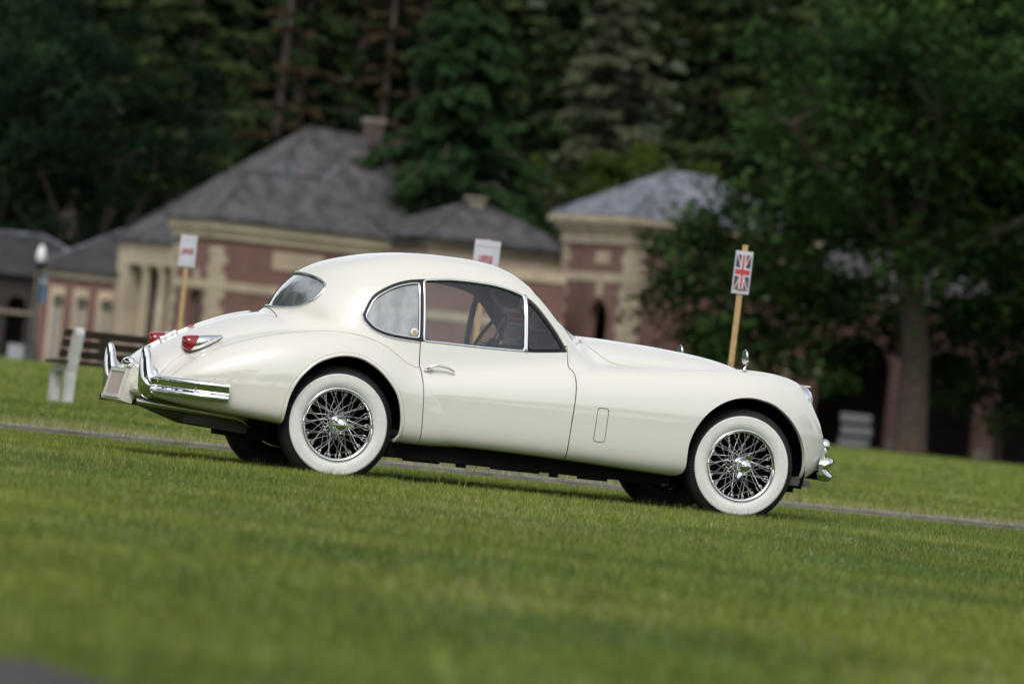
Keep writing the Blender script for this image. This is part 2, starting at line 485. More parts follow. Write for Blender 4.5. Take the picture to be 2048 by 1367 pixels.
def bedges(T):
    e = np.vstack([T[:, [0, 1]], T[:, [1, 2]], T[:, [2, 0]]])
    key = np.sort(e, 1); _, inv, cnt = np.unique(key, axis=0, return_inverse=True, return_counts=True)
    return e[cnt[inv.ravel()] == 1]
def loops_of(V, T, min_len=.15):
    e = bedges(T); nxt = {}
    for a, b in e: nxt.setdefault(int(a), []).append(int(b))
    out = []
    while nxt:
        s = next(iter(nxt)); cur = s; lp = [s]
        while cur in nxt:
            n2 = nxt[cur].pop()
            if not nxt[cur]: del nxt[cur]
            cur = n2
            if cur == s: break
            lp.append(cur)
        P = V[lp]
        L = np.linalg.norm(np.diff(P, axis=0), axis=1).sum()
        if L > min_len: out.append(P)
    return out
def resample(P, step, closed=True):
    if closed: P = np.vstack([P, P[:1]])
    s = np.concatenate([[0], np.cumsum(np.linalg.norm(np.diff(P, axis=0), axis=1))])
    n = max(int(s[-1]/step), 4)
    q = np.linspace(0, s[-1], n+1)[:(-1 if closed else None)]
    return np.stack([np.interp(q, s, P[:, i]) for i in range(3)], 1)

def panel(name, V, T, m, parent, flange=.02, off=0., mirror=None, inner_cap=False):
    """surface patch with exact normals and a folded-in edge; mirror: None, 'both' or 'far'"""
    N = unit(grad(V))
    if off: V = V + N*off
    Vs, Ts, Ns = [V], [T], []
    Vall = V; Tall = T; LN = N[T].reshape(-1, 3)
    if flange:
        e = bedges(T)
        e = e[~((np.abs(V[e[:, 0], 1]) < 2e-3) & (np.abs(V[e[:, 1], 1]) < 2e-3))]
        a, b = V[e[:, 0]], V[e[:, 1]]
        a2, b2 = a - N[e[:, 0]]*flange, b - N[e[:, 1]]*flange
        n0 = len(V); m_ = len(e)
        Vall = np.vstack([V, a, b, b2, a2])
        i = np.arange(m_) + n0
        F1 = np.stack([i+m_, i, i+3*m_], 1); F2 = np.stack([i+m_, i+3*m_, i+2*m_], 1)
        fn = unit(np.cross(a - b, a2 - b))
        Tall = np.vstack([T, F1, F2]); LN = np.vstack([LN, np.repeat(fn, 3, 0), np.repeat(fn, 3, 0)])
    if mirror:
        Vm = Vall*np.array([1, -1, 1]); Tm = Tall[:, ::-1]
        LNm = (LN.reshape(-1, 3, 3)[:, ::-1]*np.array([1, -1, 1])).reshape(-1, 3)
        if mirror == 'both':
            n0 = len(Vall); Vall = np.vstack([Vall, Vm]); Tall = np.vstack([Tall, Tm+n0]); LN = np.vstack([LN, LNm])
        else: Vall, Tall, LN = Vm, Tm, LNm
    return put(name, mesh_np(name, Vall, Tall, True, LN), m, parent)

# ---- skin: right half, then cut
HS = .0115
V0, Q0 = surface_nets(f_body, (-1.25, -.5*HS - 80*HS, .16), (3.27, .5*HS, 1.50), HS)
for _ in range(3):
    g_ = grad(V0); V0 = V0 - (f_body(V0)/np.maximum((g_*g_).sum(1), .05))[:, None]*g_*.9
V0[np.abs(V0[:, 1]) < .3*HS, 1] = 0
T0 = np.vstack([Q0[:, [0, 1, 2]], Q0[:, [0, 2, 3]]])
XZ = lambda V: V[:, [0, 2]]
far_off = lambda V: np.where(np.abs(V[:, 1]) < .33, 1.0, 0.0)
def g_arch(V, poly): return np.maximum(poly_sd(XZ(V), poly), .42 - np.abs(V[:, 1]))
def g_dlo(V, ins=0.): return np.maximum(poly_sd(XZ(V), DLO) + ins, .30 - np.abs(V[:, 1]))
def g_door(V): return np.maximum(poly_sd(XZ(V), DOOR), .30 - np.abs(V[:, 1]))
def g_flap(V): return np.maximum(poly_sd(XZ(V), FLAP), .30 - np.abs(V[:, 1]))
def half_w(V):
    t = np.clip(V[:, 2] - .86, -.3, 1); return EP(V[:, 0]) - .20*t - .30*t*t
def g_screen(V):
    Y = np.abs(V[:, 1]); xs = V[:, 0] + .34*sstep(.75, 1.25, V[:, 0])*Y*Y
    return smax(smax(1.27 - xs, 1.05 - V[:, 2], .05), Y - (half_w(V) - .055), .09)
def g_rearw(V):
    Y = np.abs(V[:, 1])
    r = ((Y/.392)**3.0 + (np.abs(V[:, 2] - 1.117 + .015*np.minimum(Y/.4, 1))/.112)**3.0)**(1/3)
    return np.where(V[:, 0] < .12, (r - 1)*.12, .3)
WL = pch([-1.2, -1.06, -.9, -.6, -.5, -.40, -.35, -.2], [.15, .152, .155, .157, .165, .21, .27, .33])
def g_boot(V):
    Y = np.abs(V[:, 1])
    return smax(smax(Y - WL(V[:, 0]), V[:, 0] + .322, .03), np.maximum(.52 - V[:, 2], -1.3 - V[:, 0]), .01)
BP = pch([1.5, 1.62, 1.70, 1.74, 1.80, 1.92, 2.1, 2.4, 2.8, 3.05, 3.25], [.0, .30, .415, .45, .48, .502, .495, .445, .345, .265, .21])
def g_bonnet(V):
    Y = np.abs(V[:, 1])
    sl = (BP(V[:, 0]+.01) - BP(V[:, 0]-.01))/.02
    g = (Y - BP(V[:, 0]))/np.sqrt(1 + sl*sl)
    return np.maximum(np.maximum(g, .60 - V[:, 2]), 1.56 - V[:, 0])
GAP = .0034
cut = lambda V, T, fn, keep_in, gap=GAP: clip(V, T, fn(V) + gap) if keep_in else clip(V, T, -(fn(V) - gap))
Vb, Tb = V0, T0
for fn in (lambda V: g_arch(V, RARCH), lambda V: g_arch(V, FARCH)): Vb, Tb = cut(Vb, Tb, fn, False, 0)
Vdlo, Tdlo = cut(Vb, Tb, g_dlo, True, 0)          # everything inside the side glass outline
Vb, Tb = cut(Vb, Tb, g_dlo, False, 0)
Vws, Tws = cut(Vb, Tb, g_screen, True, 0); Vb, Tb = cut(Vb, Tb, g_screen, False, 0)
Vrw, Trw = cut(Vb, Tb, g_rearw, True, 0); Vb, Tb = cut(Vb, Tb, g_rearw, False, 0)
Vin, Tin = Vb, Tb                                  # shell with glass openings: used for the cabin lining
Vd, Td = cut(Vb, Tb, g_door, True); Vb, Tb = cut(Vb, Tb, g_door, False)
Vf, Tf = cut(Vb, Tb, g_flap, True, .0022); Vb, Tb = cut(Vb, Tb, g_flap, False, .0022)
Vbt, Tbt = cut(Vb, Tb, g_boot, True, .0022); Vb, Tb = cut(Vb, Tb, g_boot, False, .0022)
Vbn, Tbn = cut(Vb, Tb, g_bonnet, True, .0028); Vb, Tb = cut(Vb, Tb, g_bonnet, False, .0028)

body = panel('body_shell', Vb, Tb, PAINT, car, .022, mirror='both')
door = panel('door', Vd, Td, PAINT, car, .022)
door_far = panel('door', Vd, Td, PAINT, car, .022, mirror='far')
panel('vent_flap', Vf, Tf, PAINT, car, .012); panel('vent_flap', Vf, Tf, PAINT, car, .012, mirror='far')
boot = panel('boot_lid', Vbt, Tbt, PAINT, car, .015, mirror='both')
bonnet = panel('bonnet', Vbn, Tbn, PAINT, car, .015, mirror='both')
# dark backing added behind the shut lines so the gaps look shaded, and the cabin lining
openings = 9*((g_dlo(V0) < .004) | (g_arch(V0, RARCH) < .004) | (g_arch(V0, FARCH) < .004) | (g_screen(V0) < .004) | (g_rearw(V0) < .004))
for nm, fn, wd in (('door_seam_backing', g_door, .02), ('flap_seam_backing', g_flap, .01)):
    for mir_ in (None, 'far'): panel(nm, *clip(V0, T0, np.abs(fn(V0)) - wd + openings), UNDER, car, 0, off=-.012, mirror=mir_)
for nm, fn, wd in (('boot_seam_backing', g_boot, .015), ('bonnet_seam_backing', g_bonnet, .015)):
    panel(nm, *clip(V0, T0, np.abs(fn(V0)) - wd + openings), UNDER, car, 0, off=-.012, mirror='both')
gi = np.maximum(np.maximum(-.46 - Vin[:, 0], Vin[:, 0] - 1.62), .30 - Vin[:, 2])
panel('cabin_lining', *clip(Vin, Tin, gi), TRIM, car, 0, off=-.03, mirror='both')

# ---- side glass, seals and bright frames
def pane(fn): return clip(Vdlo, Tdlo, fn(Vdlo))
sdl = lambda V: poly_sd(XZ(V), DLO)
xdiv = lambda V: 1.163 - .0*V[:, 2]
panes = {
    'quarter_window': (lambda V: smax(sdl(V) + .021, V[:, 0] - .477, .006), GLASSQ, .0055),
    'door_window': (lambda V: smax(sdl(V) + .006, smax(.506 - V[:, 0], V[:, 0] - 1.156, .001), .004), GLASS, .0090),
    'vent_window': (lambda V: smax(sdl(V) + .020, 1.180 - V[:, 0], .004), GLASS, .0028)}
def strip(name, P, rad, m, parent, closed=True, n=8, far=False):
    P = np.asarray(P)*(np.array([1, -1, 1]) if far else 1)
    return MB().tube(P, rad, n, closed).build(name, m, parent)
for far in (False, True):
    mir = 'far' if far else None
    d_ = door_far if far else door
    rest = (Vdlo, Tdlo)
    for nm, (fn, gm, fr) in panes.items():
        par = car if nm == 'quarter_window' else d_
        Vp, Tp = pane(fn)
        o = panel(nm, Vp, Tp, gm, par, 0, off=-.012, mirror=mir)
        lp = max(loops_of(Vp, Tp), key=len)
        lp = resample(lp, .012); lp = .5*lp + .25*(np.roll(lp, 1, 0) + np.roll(lp, -1, 0))
        lp = lp + unit(grad(lp))*(-.004)
        strip('window_frame', lp, fr, CHROME if nm != 'vent_window' else RUBBER, o, far=far)
        rest = clip(*rest, -(fn(rest[0]) + .004))
    panel('window_seal', *rest, RUBBER, car, .012, off=-.010, mirror=mir)
    # bright bead round the lower edge of the quarter light and division bar
    bead = side_y(spline([(.118,1.03),(.124,.99),(.147,.955),(.194,.917),(.274,.892),(.375,.881),(.478,.878)], 8), .002)
    strip('bright_bead', bead, .004, CHROME, car, False, far=far)
    bar = side_y([(1.165, z_) for z_ in np.linspace(.889, 1.232, 24)], .003)
    strip('division_bar', bar, .0075, CHROME, d_, False, far=far)
    # wind-back latch and quarter-vent catch
    MB().tube(side_y([(1.19, .905), (1.25, .905), (1.31, .908)], -.02)*(np.array([1, -1, 1]) if far else 1), .005).build('vent_latch', CHROME, d_)

# ---- screens
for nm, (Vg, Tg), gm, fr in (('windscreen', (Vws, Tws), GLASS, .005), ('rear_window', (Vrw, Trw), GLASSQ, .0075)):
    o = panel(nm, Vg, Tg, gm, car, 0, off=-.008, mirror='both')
    lp = max(loops_of(Vg, Tg), key=len)
    on = lp[np.abs(lp[:, 1]) > 2e-3]
    # open curve on the right half, from centre to centre
    i0 = int(np.argmax(np.linalg.norm(np.diff(np.vstack([on, on[:1]]), axis=0), axis=1))) + 1
    on = np.roll(on, -i0, 0)
    full = np.vstack([on, on[::-1]*np.array([1, -1, 1])])
    full = resample(full, .015); full = .5*full + .25*(np.roll(full, 1, 0)+np.roll(full, -1, 0)); full = full + unit(grad(full))*(.002 if nm == 'rear_window' else -.008)
    strip('window_frame', full, fr, CHROME, o)
cp = [(1.29 + .012*k, 0) for k in range(22)]
strip('centre_bar', top_z(cp, -.012), .008, CHROME, car, False)

# ---- wing beading, arch lips
bead = side_y(spline([(-1.0,.531),(-.925,.600),(-.83,.672),(-.69,.742),(-.515,.806),(-.335,.852),(-.155,.880),(-.01,.890),(.105,.882),(.19,.862),(.27,.832),(.343,.786),(.413,.742),(.478,.725)], 8), .0)
BEADM = mat('wing_beading', (.50, .46, .33), rough=.5)
for far in (False, True):
    strip('wing_beading', bead, .0026, BEADM, car, False, 6, far)
    a = spline([(-.361,.305),(-.357,.383),(-.341,.476),(-.304,.565),(-.246,.64),(-.172,.701),(-.067,.744),(.023,.755),(.113,.741),(.206,.692),(.276,.629),(.331,.56),(.364,.478),(.379,.386),(.379,.306),(.367,.262)], 6)
    strip('arch_lip', side_y(a, -.001), .0085, PAINT, car, False, 8, far)
    c_ = np.array([.01, .40]); a2 = c_ + (a - c_)*1.045
    strip('arch_lip', side_y(a2[3:-6], .0), .0016, BEADM, car, False, 6, far)

seam = side_y([(-.907, .672), (-.945, .64), (-.986, .609), (-1.02, .57), (-1.056, .525)], 0)
for far in (False, True): strip('tail_seam', seam, .0022, BEADM, car, False, 6, far)
# ---- wheel wells and underside
mb = MB()
for sx in (-1, 1):
    for wx in (.01, 2.605):
        MB().lathe([(.02, sx*.32), (.43, sx*.32), (.43, sx*.66)], 28, 'y', (wx, 0, .335), a0=-.25, a1=pi+.25).build('wheel_well', UNDER, car)
mb = MB().box((-.45, -.52, .19), (.36, .52, .30)).box((.30, -.66, .17), (2.16, .66, .26)).box((2.1, -.45, .20), (3.05, .45, .34))
for x_, l_, z_ in ((.46, .22, .158), (.80, .05, .150), (1.02, .30, .160), (1.40, .04, .148), (1.58, .18, .155), (1.90, .10, .162)): mb.box((x_, -.655, z_), (x_+l_, -.60, .18))
mb.build('chassis', UNDER, car)
MB().prism([(-1.02,.33),(-.72,.235),(-.40,.215),(-.36,.30),(-.5,.33)], -.33, .33, 'y').build('spare_wheel_tray', CHARCOAL, car)
MB().box((-1.05, -.345, .315), (-.50, -.335, .335)).box((-.86, -.36, .25), (-.52, -.35, .315)).build('tail_bracket', CHARCOAL, car)
MB().box((2.93, -.60, .245), (3.10, -.40, .285)).build('front_undertray', CHARCOAL, car)
for s_ in (-1, 1):
    mb = MB(); pts = [(-1.19, s_*.45, .350), (-.9, s_*.44, .332), (-.56, s_*.42, .312), (-.50, s_*.41, .300), (-.40, s_*.38, .24), (-.30, s_*.3, .20)]
    mb.tube(pts, .021, 14, caps=False)
    p2 = [(x_, y_, z_) for x_, y_, z_ in pts[:2]]
    mb.tube(p2[::-1], .018, 14, caps=False)
    mb.build('exhaust_pipe', mat('dull_chrome', (.55, .55, .52), rough=.2, metal=1), car)

# ---- bumpers
def sweep(path, prof, m, name, parent, taper=True):
    """prof (out, z) swept along plan path [(x,y,z)] with outward normal"""
    P = np.asarray(path, float); n = len(P); k = len(prof)
    t = unit(np.gradient(P, axis=0)); out = unit(np.stack([t[:, 1], -t[:, 0], 0*t[:, 0]], 1))
    vs = []; fs = []
    for i in range(n):
        e_ = min(i, n-1-i); tp_ = (.45, .80, .94, 1.)[min(e_, 3)] if taper else 1.
        for o_, z_ in prof: vs.append(P[i] + out[i]*o_*tp_ + np.array([0, 0, z_*tp_]))
    for i in range(n-1):
        for q in range(k-1): fs.append((i*k+q, i*k+q+1, (i+1)*k+q+1, (i+1)*k+q))
    mb = MB().add(vs, fs, True); mb.add([vs[j] for j in range(k)], [tuple(range(k))]); mb.add([vs[(n-1)*k+j] for j in range(k)], [tuple(range(k))[::-1]])
    return mb.build(name, m, parent)
up = [(0, .056), (.018, .056), (.030, .047), (.034, .034), (.028, .022), (.010, .012), (.004, 0)]
prof = up + [(a, -b) for a, b in up[::-1][1:]]
for s_ in (-1, 1):
    pth = spline([(-1.125, s_*.34, .462), (-1.112, s_*.45, .462), (-1.06, s_*.565, .460), (-.97, s_*.655, .458), (-.86, s_*.72, .456), (-.705, s_*.765, .454)], 8)
    bp = sweep(pth if s_ < 0 else pth[::-1], prof, CHROME, 'rear_bumper', car, False)
    MB().lathe([(.0, .008), (.005, .006), (.007, 0)], 12, 'y', (-.90, s_*.715, .458)).build('bumper_bolt', CHROME, bp)
    mb = MB()
    ov = [(-1.160, .684, .006), (-1.160, .674, .019), (-1.158, .648, .029), (-1.154, .605, .036), (-1.147, .56, .044), (-1.137, .505, .053), (-1.128, .455, .060), (-1.126, .42, .057), (-1.128, .388, .043), (-1.130, .370, .020)]
    mb.tube([(x_, s_*.45, z_) for x_, z_, r_ in ov], [r_ for *_, r_ in ov], 18)
    mb.tube([(-1.115, s_*.45, .575), (-1.098, s_*.45, .53), (-1.085, s_*.45, .46)], [.010, .034, .048], 14)
    mb.build('overrider', CHROME, car)
fp = spline([(3.150, -.605, .362), (3.20, -.53, .362), (3.25, -.40, .362), (3.283, -.2, .362), (3.295, 0, .362), (3.283, .2, .362), (3.25, .40, .362), (3.20, .53, .362), (3.150, .605, .362)], 6)
fup = [(-.01, .072), (.03, .076), (.055, .068), (.068, .050), (.064, .034), (.040, .016), (.034, 0)]
sweep(fp, fup + [(a, -b) for a, b in fup[::-1][1:]], CHROME, 'front_bumper', car)
for s_ in (-1, 1): MB().box((3.02, s_*.42-.02, .30), (3.2, s_*.42+.02, .345)).build('bumper_iron', UNDER, car)

# ---- tail lamps
RED = mat('red_lens', (.26, .004, .007), rough=.15, coat=.4)
def loft(secs, m, name, parent, y0, n=14):
    vs = []; fs = []
    for B, Tp, hw in secs:
        c = ((B[0]+Tp[0])/2, (B[1]+Tp[1])/2); e = ((Tp[0]-B[0])/2, (Tp[1]-B[1])/2)
        for k in range(n):
            an = 2*pi*k/n; ca, sa = cos(an), sin(an)
            sa_ = math.copysign(abs(sa)**.75, sa); ca_ = math.copysign(abs(ca)**.75, ca)
            vs.append((c[0]+e[0]*ca_, y0 + hw*sa_, c[1]+e[1]*ca_))
    for i in range(len(secs)-1):
        for k in range(n): fs.append((i*n+k, i*n+(k+1) % n, (i+1)*n+(k+1) % n, (i+1)*n+k))
    mb = MB().add(vs, fs, True); mb.add(vs[:n], [tuple(range(n))]); mb.add(vs[-n:], [tuple(range(n))[::-1]])
    return mb.build(name, m, parent)
for s_ in (-1, 1):
    y_ = s_*.415
    pod = loft([((-.896,.672),(-.840,.783),.070),((-.86,.682),(-.80,.789),.076),((-.80,.708),(-.755,.793),.066),((-.74,.742),(-.715,.796),.042),((-.700,.778),(-.690,.798),.014)], CHROME, 'tail_lamp', car, y_)
    loft([((-.905,.682),(-.922,.69),.030),((-.902,.676),(-.931,.712),.048),((-.899,.674),(-.931,.762),.060),((-.897,.673),(-.925,.770),.063),((-.896,.672),(-.897,.777),.065),((-.896,.672),(-.843,.7825),.066)], RED, 'lens', pod, y_)

# ---- boot trim, number plate, plate lamp
sp = top_z([(x_, 0) for x_ in np.linspace(-.42, -1.03, 40)], .004)
tr = strip('boot_strip', sp, .007, CHROME, boot, False)
bq = top_z([(x_, 0) for x_ in np.linspace(-.75, -.81, 6)], .008)
MB().tube(bq, [.003, .007, .009, .009, .007, .003], 12).build('boot_badge', RED, boot)
bq = top_z([(x_, 0) for x_ in np.linspace(-.86, -.97, 8)], .010)
MB().tube(bq, [.012, .016, .012, .010, .010, .012, .016, .010], 10).build('boot_handle', CHROME, boot)
PM = Matrix.Translation((-1.198, 0, .44)) @ Matrix.Rotation(radians(13), 4, 'Y')
plb = MB().box((-.015, -.24, -.10), (.06, .24, .10), PM).build('number_plate_plinth', PAINT, car)
mb = MB()
for lo_, hi_ in (((-.024,-.19,-.088),(-.016,.19,-.072)), ((-.024,-.19,.072),(-.016,.19,.088)), ((-.024,-.19,-.072),(-.016,-.172,.072)), ((-.024,.172,-.072),(-.016,.19,.072))): mb.box(lo_, hi_, PM)
mb.build('plate_frame', mat('plate_frame_white', (.7,.68,.64), rough=.3), plb)
MB().box((-.019, -.172, -.072), (-.0155, .172, .072), PM).build('number_plate', mat('plate_tan', (.55, .47, .42), rough=.4, var=.1), plb)
MB().lathe([(0, -.085), (.026, -.08), (.032, -.045), (.035, .0), (.032, .045), (.026, .08), (0, .085)], 18, 'y', (-1.145, 0, .575)).tube([(-1.14, 0, .57), (-1.10, 0, .555), (-1.06, 0, .55)], .018, 10).build('plate_lamp', CHROME, car)

# ---- lamps at the front
for s_ in (-1, 1):
    hl = MB().lathe([(.088, -.10), (.096, -.03), (.098, .0), (.094, .018), (.085, .022)], 28, 'x', (3.026, s_*.50, .770)).build('headlamp', CHROME, car)
    MB().lathe([(.088, .012), (.07, .040), (.045, .058), (.02, .066), (.0, .068)], 28, 'x', (3.026, s_*.50, .770)).build('lamp_glass', mat('lamp_glass', (.75, .78, .8), rough=.05, metal=.6), hl)
    MB().box((3.02, s_*.50-.04, .858), (3.060, s_*.50+.04, .868)).build('lamp_hood', CHROME, hl)
    MB().lathe([(.0, -.04), (.03, -.035), (.042, -.01), (.042, .006), (.032, .018), (.0, .026)], 20, 'x', (3.232, s_*.45, .507)).tube([(3.2, s_*.45, .5), (3.14, s_*.45, .49)], .012).build('fog_lamp', CHROME, car)
    # wing mirror on its stalk
    mx, my = 2.585, s_*.60
    zb_ = top_z([(mx, my)])[0][2]
    mi = MB().tube([(mx+.005, my, zb_-.002), (mx+.005, my, zb_+.012), (mx+.012, my, zb_+.03), (mx+.022, my, zb_+.055), (mx+.012, my, zb_+.072)], [.020, .010, .007, .009, .012], 10)
    mi.lathe([(.0, .022), (.022, .018), (.040, .008), (.046, .0), (.043, -.004)], 24, 'x', (mx, my, zb_+.088)).build('wing_mirror', CHROME, car)
    mo = [o for o in car.children if o.name.startswith('wing_mirror')][-1]
    MB().lathe([(.043, -.003), (.0, -.003)], 24, 'x', (mx, my, zb_+.088)).build('mirror_glass', mat('mirror_glass', (.8, .82, .84), rough=.03, metal=1), mo)
    # wipers
    wz = top_z([(1.60, s_*.30), (1.52, s_*.22)], .02)
    MB().tube([wz[0]-np.array([0, 0, .02]), wz[0]+np.array([0, 0, .005])], .013, 10).tube(list(top_z([(1.60-.012*k, s_*(.30-.020*k)) for k in range(12)], .004)), .003, 6).build('wiper', CHROME, car)
# grille
mb = MB()
for k in range(15):
    y_ = (k-7)*.03; mb.tube([(3.17-.10*abs(y_), y_, .38), (3.20-.15*abs(y_), y_, .50), (3.17-.15*abs(y_), y_, .62), (3.12-.15*abs(y_), y_, .70)], .006, 6)
mb.build('grille', CHROME, car)

# ---- door handle
for far, d_ in ((False, door), (True, door_far)):
    h0 = side_y([(.520, .713), (.545, .722), (.56, .733), (.60, .733), (.65, .726), (.69, .713), (.70, .709)])
    of = np.array([.004, .022, .036, .040, .036, .026, .012])
    N_ = unit(grad(h0)); hp = h0 + N_*of[:, None]
    s3 = np.array([1, -1, 1]) if far else np.array([1, 1, 1])
    mb = MB().tube(hp*s3, [.012, .012, .008, .007, .007, .007, .005], 10)
    mb.tube(np.array([h0[1], h0[1]+N_[1]*.045])*s3, [.016, .011], 12).tube(np.array([h0[1]+np.array([0,0,-.012]), h0[0]+np.array([-.008,0,-.004])])*s3+np.array([0, .0, 0]), .010, 8)
    mb.build('door_handle', CHROME, d_)

# ---- interior
LEATH = mat('dark_leather', (.03, .018, .018), rough=.45, var=.3, vscale=14)
MB().box((-.3, -.60, .30), (1.6, .60, .34)).build('cabin_floor', TRIM, car)
for s_ in (-1, 1):
    se = MB().box((.62, s_*.30-.22, .34), (1.10, s_*.30+.22, .52)).build('seat', LEATH, car)
    mb = MB(); prof_ = [(.60, .50), (.56, .70), (.535, .86), (.545, .905), (.58, .91), (.62, .87), (.66, .70), (.72, .50)]
    mb.prism(prof_, s_*.30-.22, s_*.30+.22, 'y').build('seat_back', LEATH, se)
    bv = se.children[0].modifiers.new('round', 'BEVEL'); bv.width = .02; bv.segments = 3
MB().prism([(1.36,.70),(1.355,.88),(1.375,.915),(1.47,.955),(1.47,.70)], -.53, .53, 'y').build('dashboard', TRIM, car)
DIAL = mat('dial_face', (.35, .34, .30), rough=.3)
for k, (y_, r_) in enumerate(((.22, .05), (.36, .05), (-.05, .032), (.05, .032), (.13, .028), (-.13, .028))):
    MB().lathe([(r_, 0), (r_, -.008), (r_*.85, -.008), (r_*.8, -.004), (0, -.004)], 18, 'x', (1.352, y_, .83)).build('gauge', DIAL, car)
SW = Matrix.Translation((1.205, .31, .935)) @ Matrix.Rotation(radians(-62), 4, 'Y')
sw = MB().tube([(.205*cos(a), .205*sin(a), 0) for a in np.linspace(0, 2*pi, 41)[:-1]], .0125, 10, True).build('steering_wheel', RUBBER, car, SW)
mb = MB()
for a in (radians(0), radians(90), radians(180), radians(270)): mb.tube([(.04*cos(a), .04*sin(a), -.03), (.20*cos(a), .20*sin(a), 0)], .006, 8)
mb.build('spoke', BRIGHT, sw, SW)
MB().lathe([(0, -.005), (.03, -.008), (.042, -.025), (.04, -.06), (0, -.062)], 18, 'z').build('horn_boss', RUBBER, sw, SW)
MB().tube([(0, 0, -.05), (0, 0, -.30)], .02, 10).build('steering_column', RUBBER, sw, SW)
MB().box((1.10, -.02, .34), (1.5, .02, .42)).tube([(1.02, 0, .40), (1.0, 0, .55), (.99, 0, .60)], .012).build('gear_lever', TRIM, car)

# ---- wheels
WHITE = mat('whitewall', (.78, .78, .74), rough=.45, var=.06, vscale=14)
TREAD = mat('tyre_black', (.018, .018, .019), rough=.6, var=.3, vscale=20)
R_T = .352
def make_wheel():
    w_ = empty('wheel'); w_.parent = car
    # tyre, with ribbed shoulder; -y is outboard
    prof_ = [(.212,-.060),(.222,-.068)]
    n = 400; rings = [(.305,-.0775),(.312,-.0750),(.320,-.0705),(.333,-.0610),(.343,-.0500),(.349,-.040),(R_T,-.020),(R_T,.020),(.349,.040),(.340,.053),(.318,.070),(.27,.080),(.222,.068),(.212,.06)]
    vs = []; fs = []
    for i in range(n):
        an = 2*pi*i/n; cut_ = (i % 2 == 0)
        for j, (r, h) in enumerate(rings):
            rr = r
            if cut_ and 2 <= j <= 5: rr = r - .0045; h = h + .003
            vs.append((rr*cos(an), h, rr*sin(an)))
    k = len(rings)
    for i in range(n):
        i2 = (i+1) % n
        for q in range(k-1): fs.append((i*k+q, i2*k+q, i2*k+q+1, i*k+q+1))
    vs = [(x_, y_, max(z_, -.333)) for x_, y_, z_ in vs]
    MB().add(vs, fs, False).build('tyre', TREAD, w_)
    ww = MB(); ww.lathe([(.216,-.062),(.2215,-.0685),(.226,-.0720),(.245,-.0800),(.262,-.0830),(.280,-.0828),(.293,-.0805),(.2965,-.0812),(.299,-.0795),(.304,-.0778),(.3065,-.0762)], 96, 'y')
    ww.v = [(x_, y_, max(z_, -.3325)) for x_, y_, z_ in ww.v]
    wo_ = ww.build('white_wall', WHITE, w_)
    rim = MB().lathe([(.2185,-.060),(.2245,-.0680),(.2245,-.0750),(.2205,-.0800),(.2140,-.0805),(.2080,-.0775),(.2035,-.0720),(.2015,-.0640),(.1995,-.0560),(.1975,-.0490),(.1950,-.0200),(.1930,.0),(.1900,.035)], 96, 'y').build('rim', CHROME, w_)
    MB().lathe([(.1895,.036),(.187,.05),(.20,.06)], 48, 'y').build('rim_barrel', UNDER, w_)
    MB().lathe([(.0, .03),(.145,.03),(.165,.045),(.165,.07)], 40, 'y').lathe([(.1475,.029),(.1475,.024),(.142,.024),(.142,.029)], 40, 'y').lathe([(.0,.072),(.186,.072)], 40, 'y').build('brake_drum', UNDER, w_)
    hub = MB().lathe([(.073,.03),(.075,.0),(.072,-.010),(.068,-.016),(.066,-.045),(.063,-.070),(.060,-.084),(.054,-.096),(.047,-.1)], 36, 'y').build('hub', CHROME, w_)
    sp_ = MB().lathe([(.050,-.095),(.050,-.114),(.047,-.126),(.044,-.129),(.0425,-.138),(.036,-.152),(.024,-.162),(.0,-.166)], 36, 'y')
    for s_ in (1, -1):     # two ears
        ear = [(.030,.016),(.050,.017),(.068,.013),(.083,.004),(.086,-.004),(.080,-.010),(.062,-.014),(.040,-.017),(.03,-.016)]
        vs = [(s_*a, -.118 - .10*max(a-.03, 0) , s_*b) for a, b in ear] + [(s_*a, -.132 - .22*max(a-.03, 0), s_*b*.8) for a, b in ear]
        m_ = len(ear); sp_.add(vs, [tuple(range(m_)), tuple(range(m_, 2*m_))[::-1]] + [(i, (i+1) % m_, m_+(i+1) % m_, m_+i) for i in range(m_)])
    sp_.build('knock_off_spinner', CHROME, w_)
    # wire spokes, three families
    def spoke_mesh(r0, y0, r1, y1, tw, nm):
        p0 = Vector((r0*cos(tw), y0, r0*sin(tw))); p1 = Vector((r1, y1, 0))
        mb = MB().tube([p0, p0.lerp(p1, .9), p0.lerp(p1, .9), p1], [.0024, .0024, .0038, .0038], 6)
        return mb.mesh(nm)
    fams = [(.059, -.072, .194, -.046, radians(36), 9, 0.), (.059, -.072, .194, -.046, radians(-36), 9, .5),
            (.073, -.004, .194, -.032, radians(34), 18, .25), (.073, -.004, .194, -.032, radians(-34), 18, .75)]
    for r0, y0_, r1, y1_, tw, cnt, ph in fams:
        me = spoke_mesh(r0, y0_, r1, y1_, tw, 'spoke')
        for k in range(cnt):
            s_ = put('spoke', me, BRIGHT, w_); s_.rotation_euler = (0, 2*pi*(k+ph)/cnt, 0)
    # raised maker's lettering on the white wall
    vs_all = []; fs_all = []
    for i, ch in enumerate('Firestone'):
        me = text_mesh(ch, .024, .0006)
        an = radians(41 - 8.2*i)
        for v in me.vertices: pass
        b0 = len(vs_all); rr = .275
        for v in me.vertices:
            u, v_ = v.co.x, v.co.y
            er = (cos(an), sin(an)); et = (sin(an), -cos(an))
            vs_all.append((er[0]*(rr+v_)+et[0]*u, -.0832 - v.co.z*.5, er[1]*(rr+v_)+et[1]*u))
        fs_all += [tuple(b0+q for q in p.vertices) for p in me.polygons]
        bpy.data.meshes.remove(me)
    MB().add(vs_all, fs_all).build('tyre_lettering', mat('whitewall_letters', (.66, .67, .64), rough=.5), wo_)
    return w_
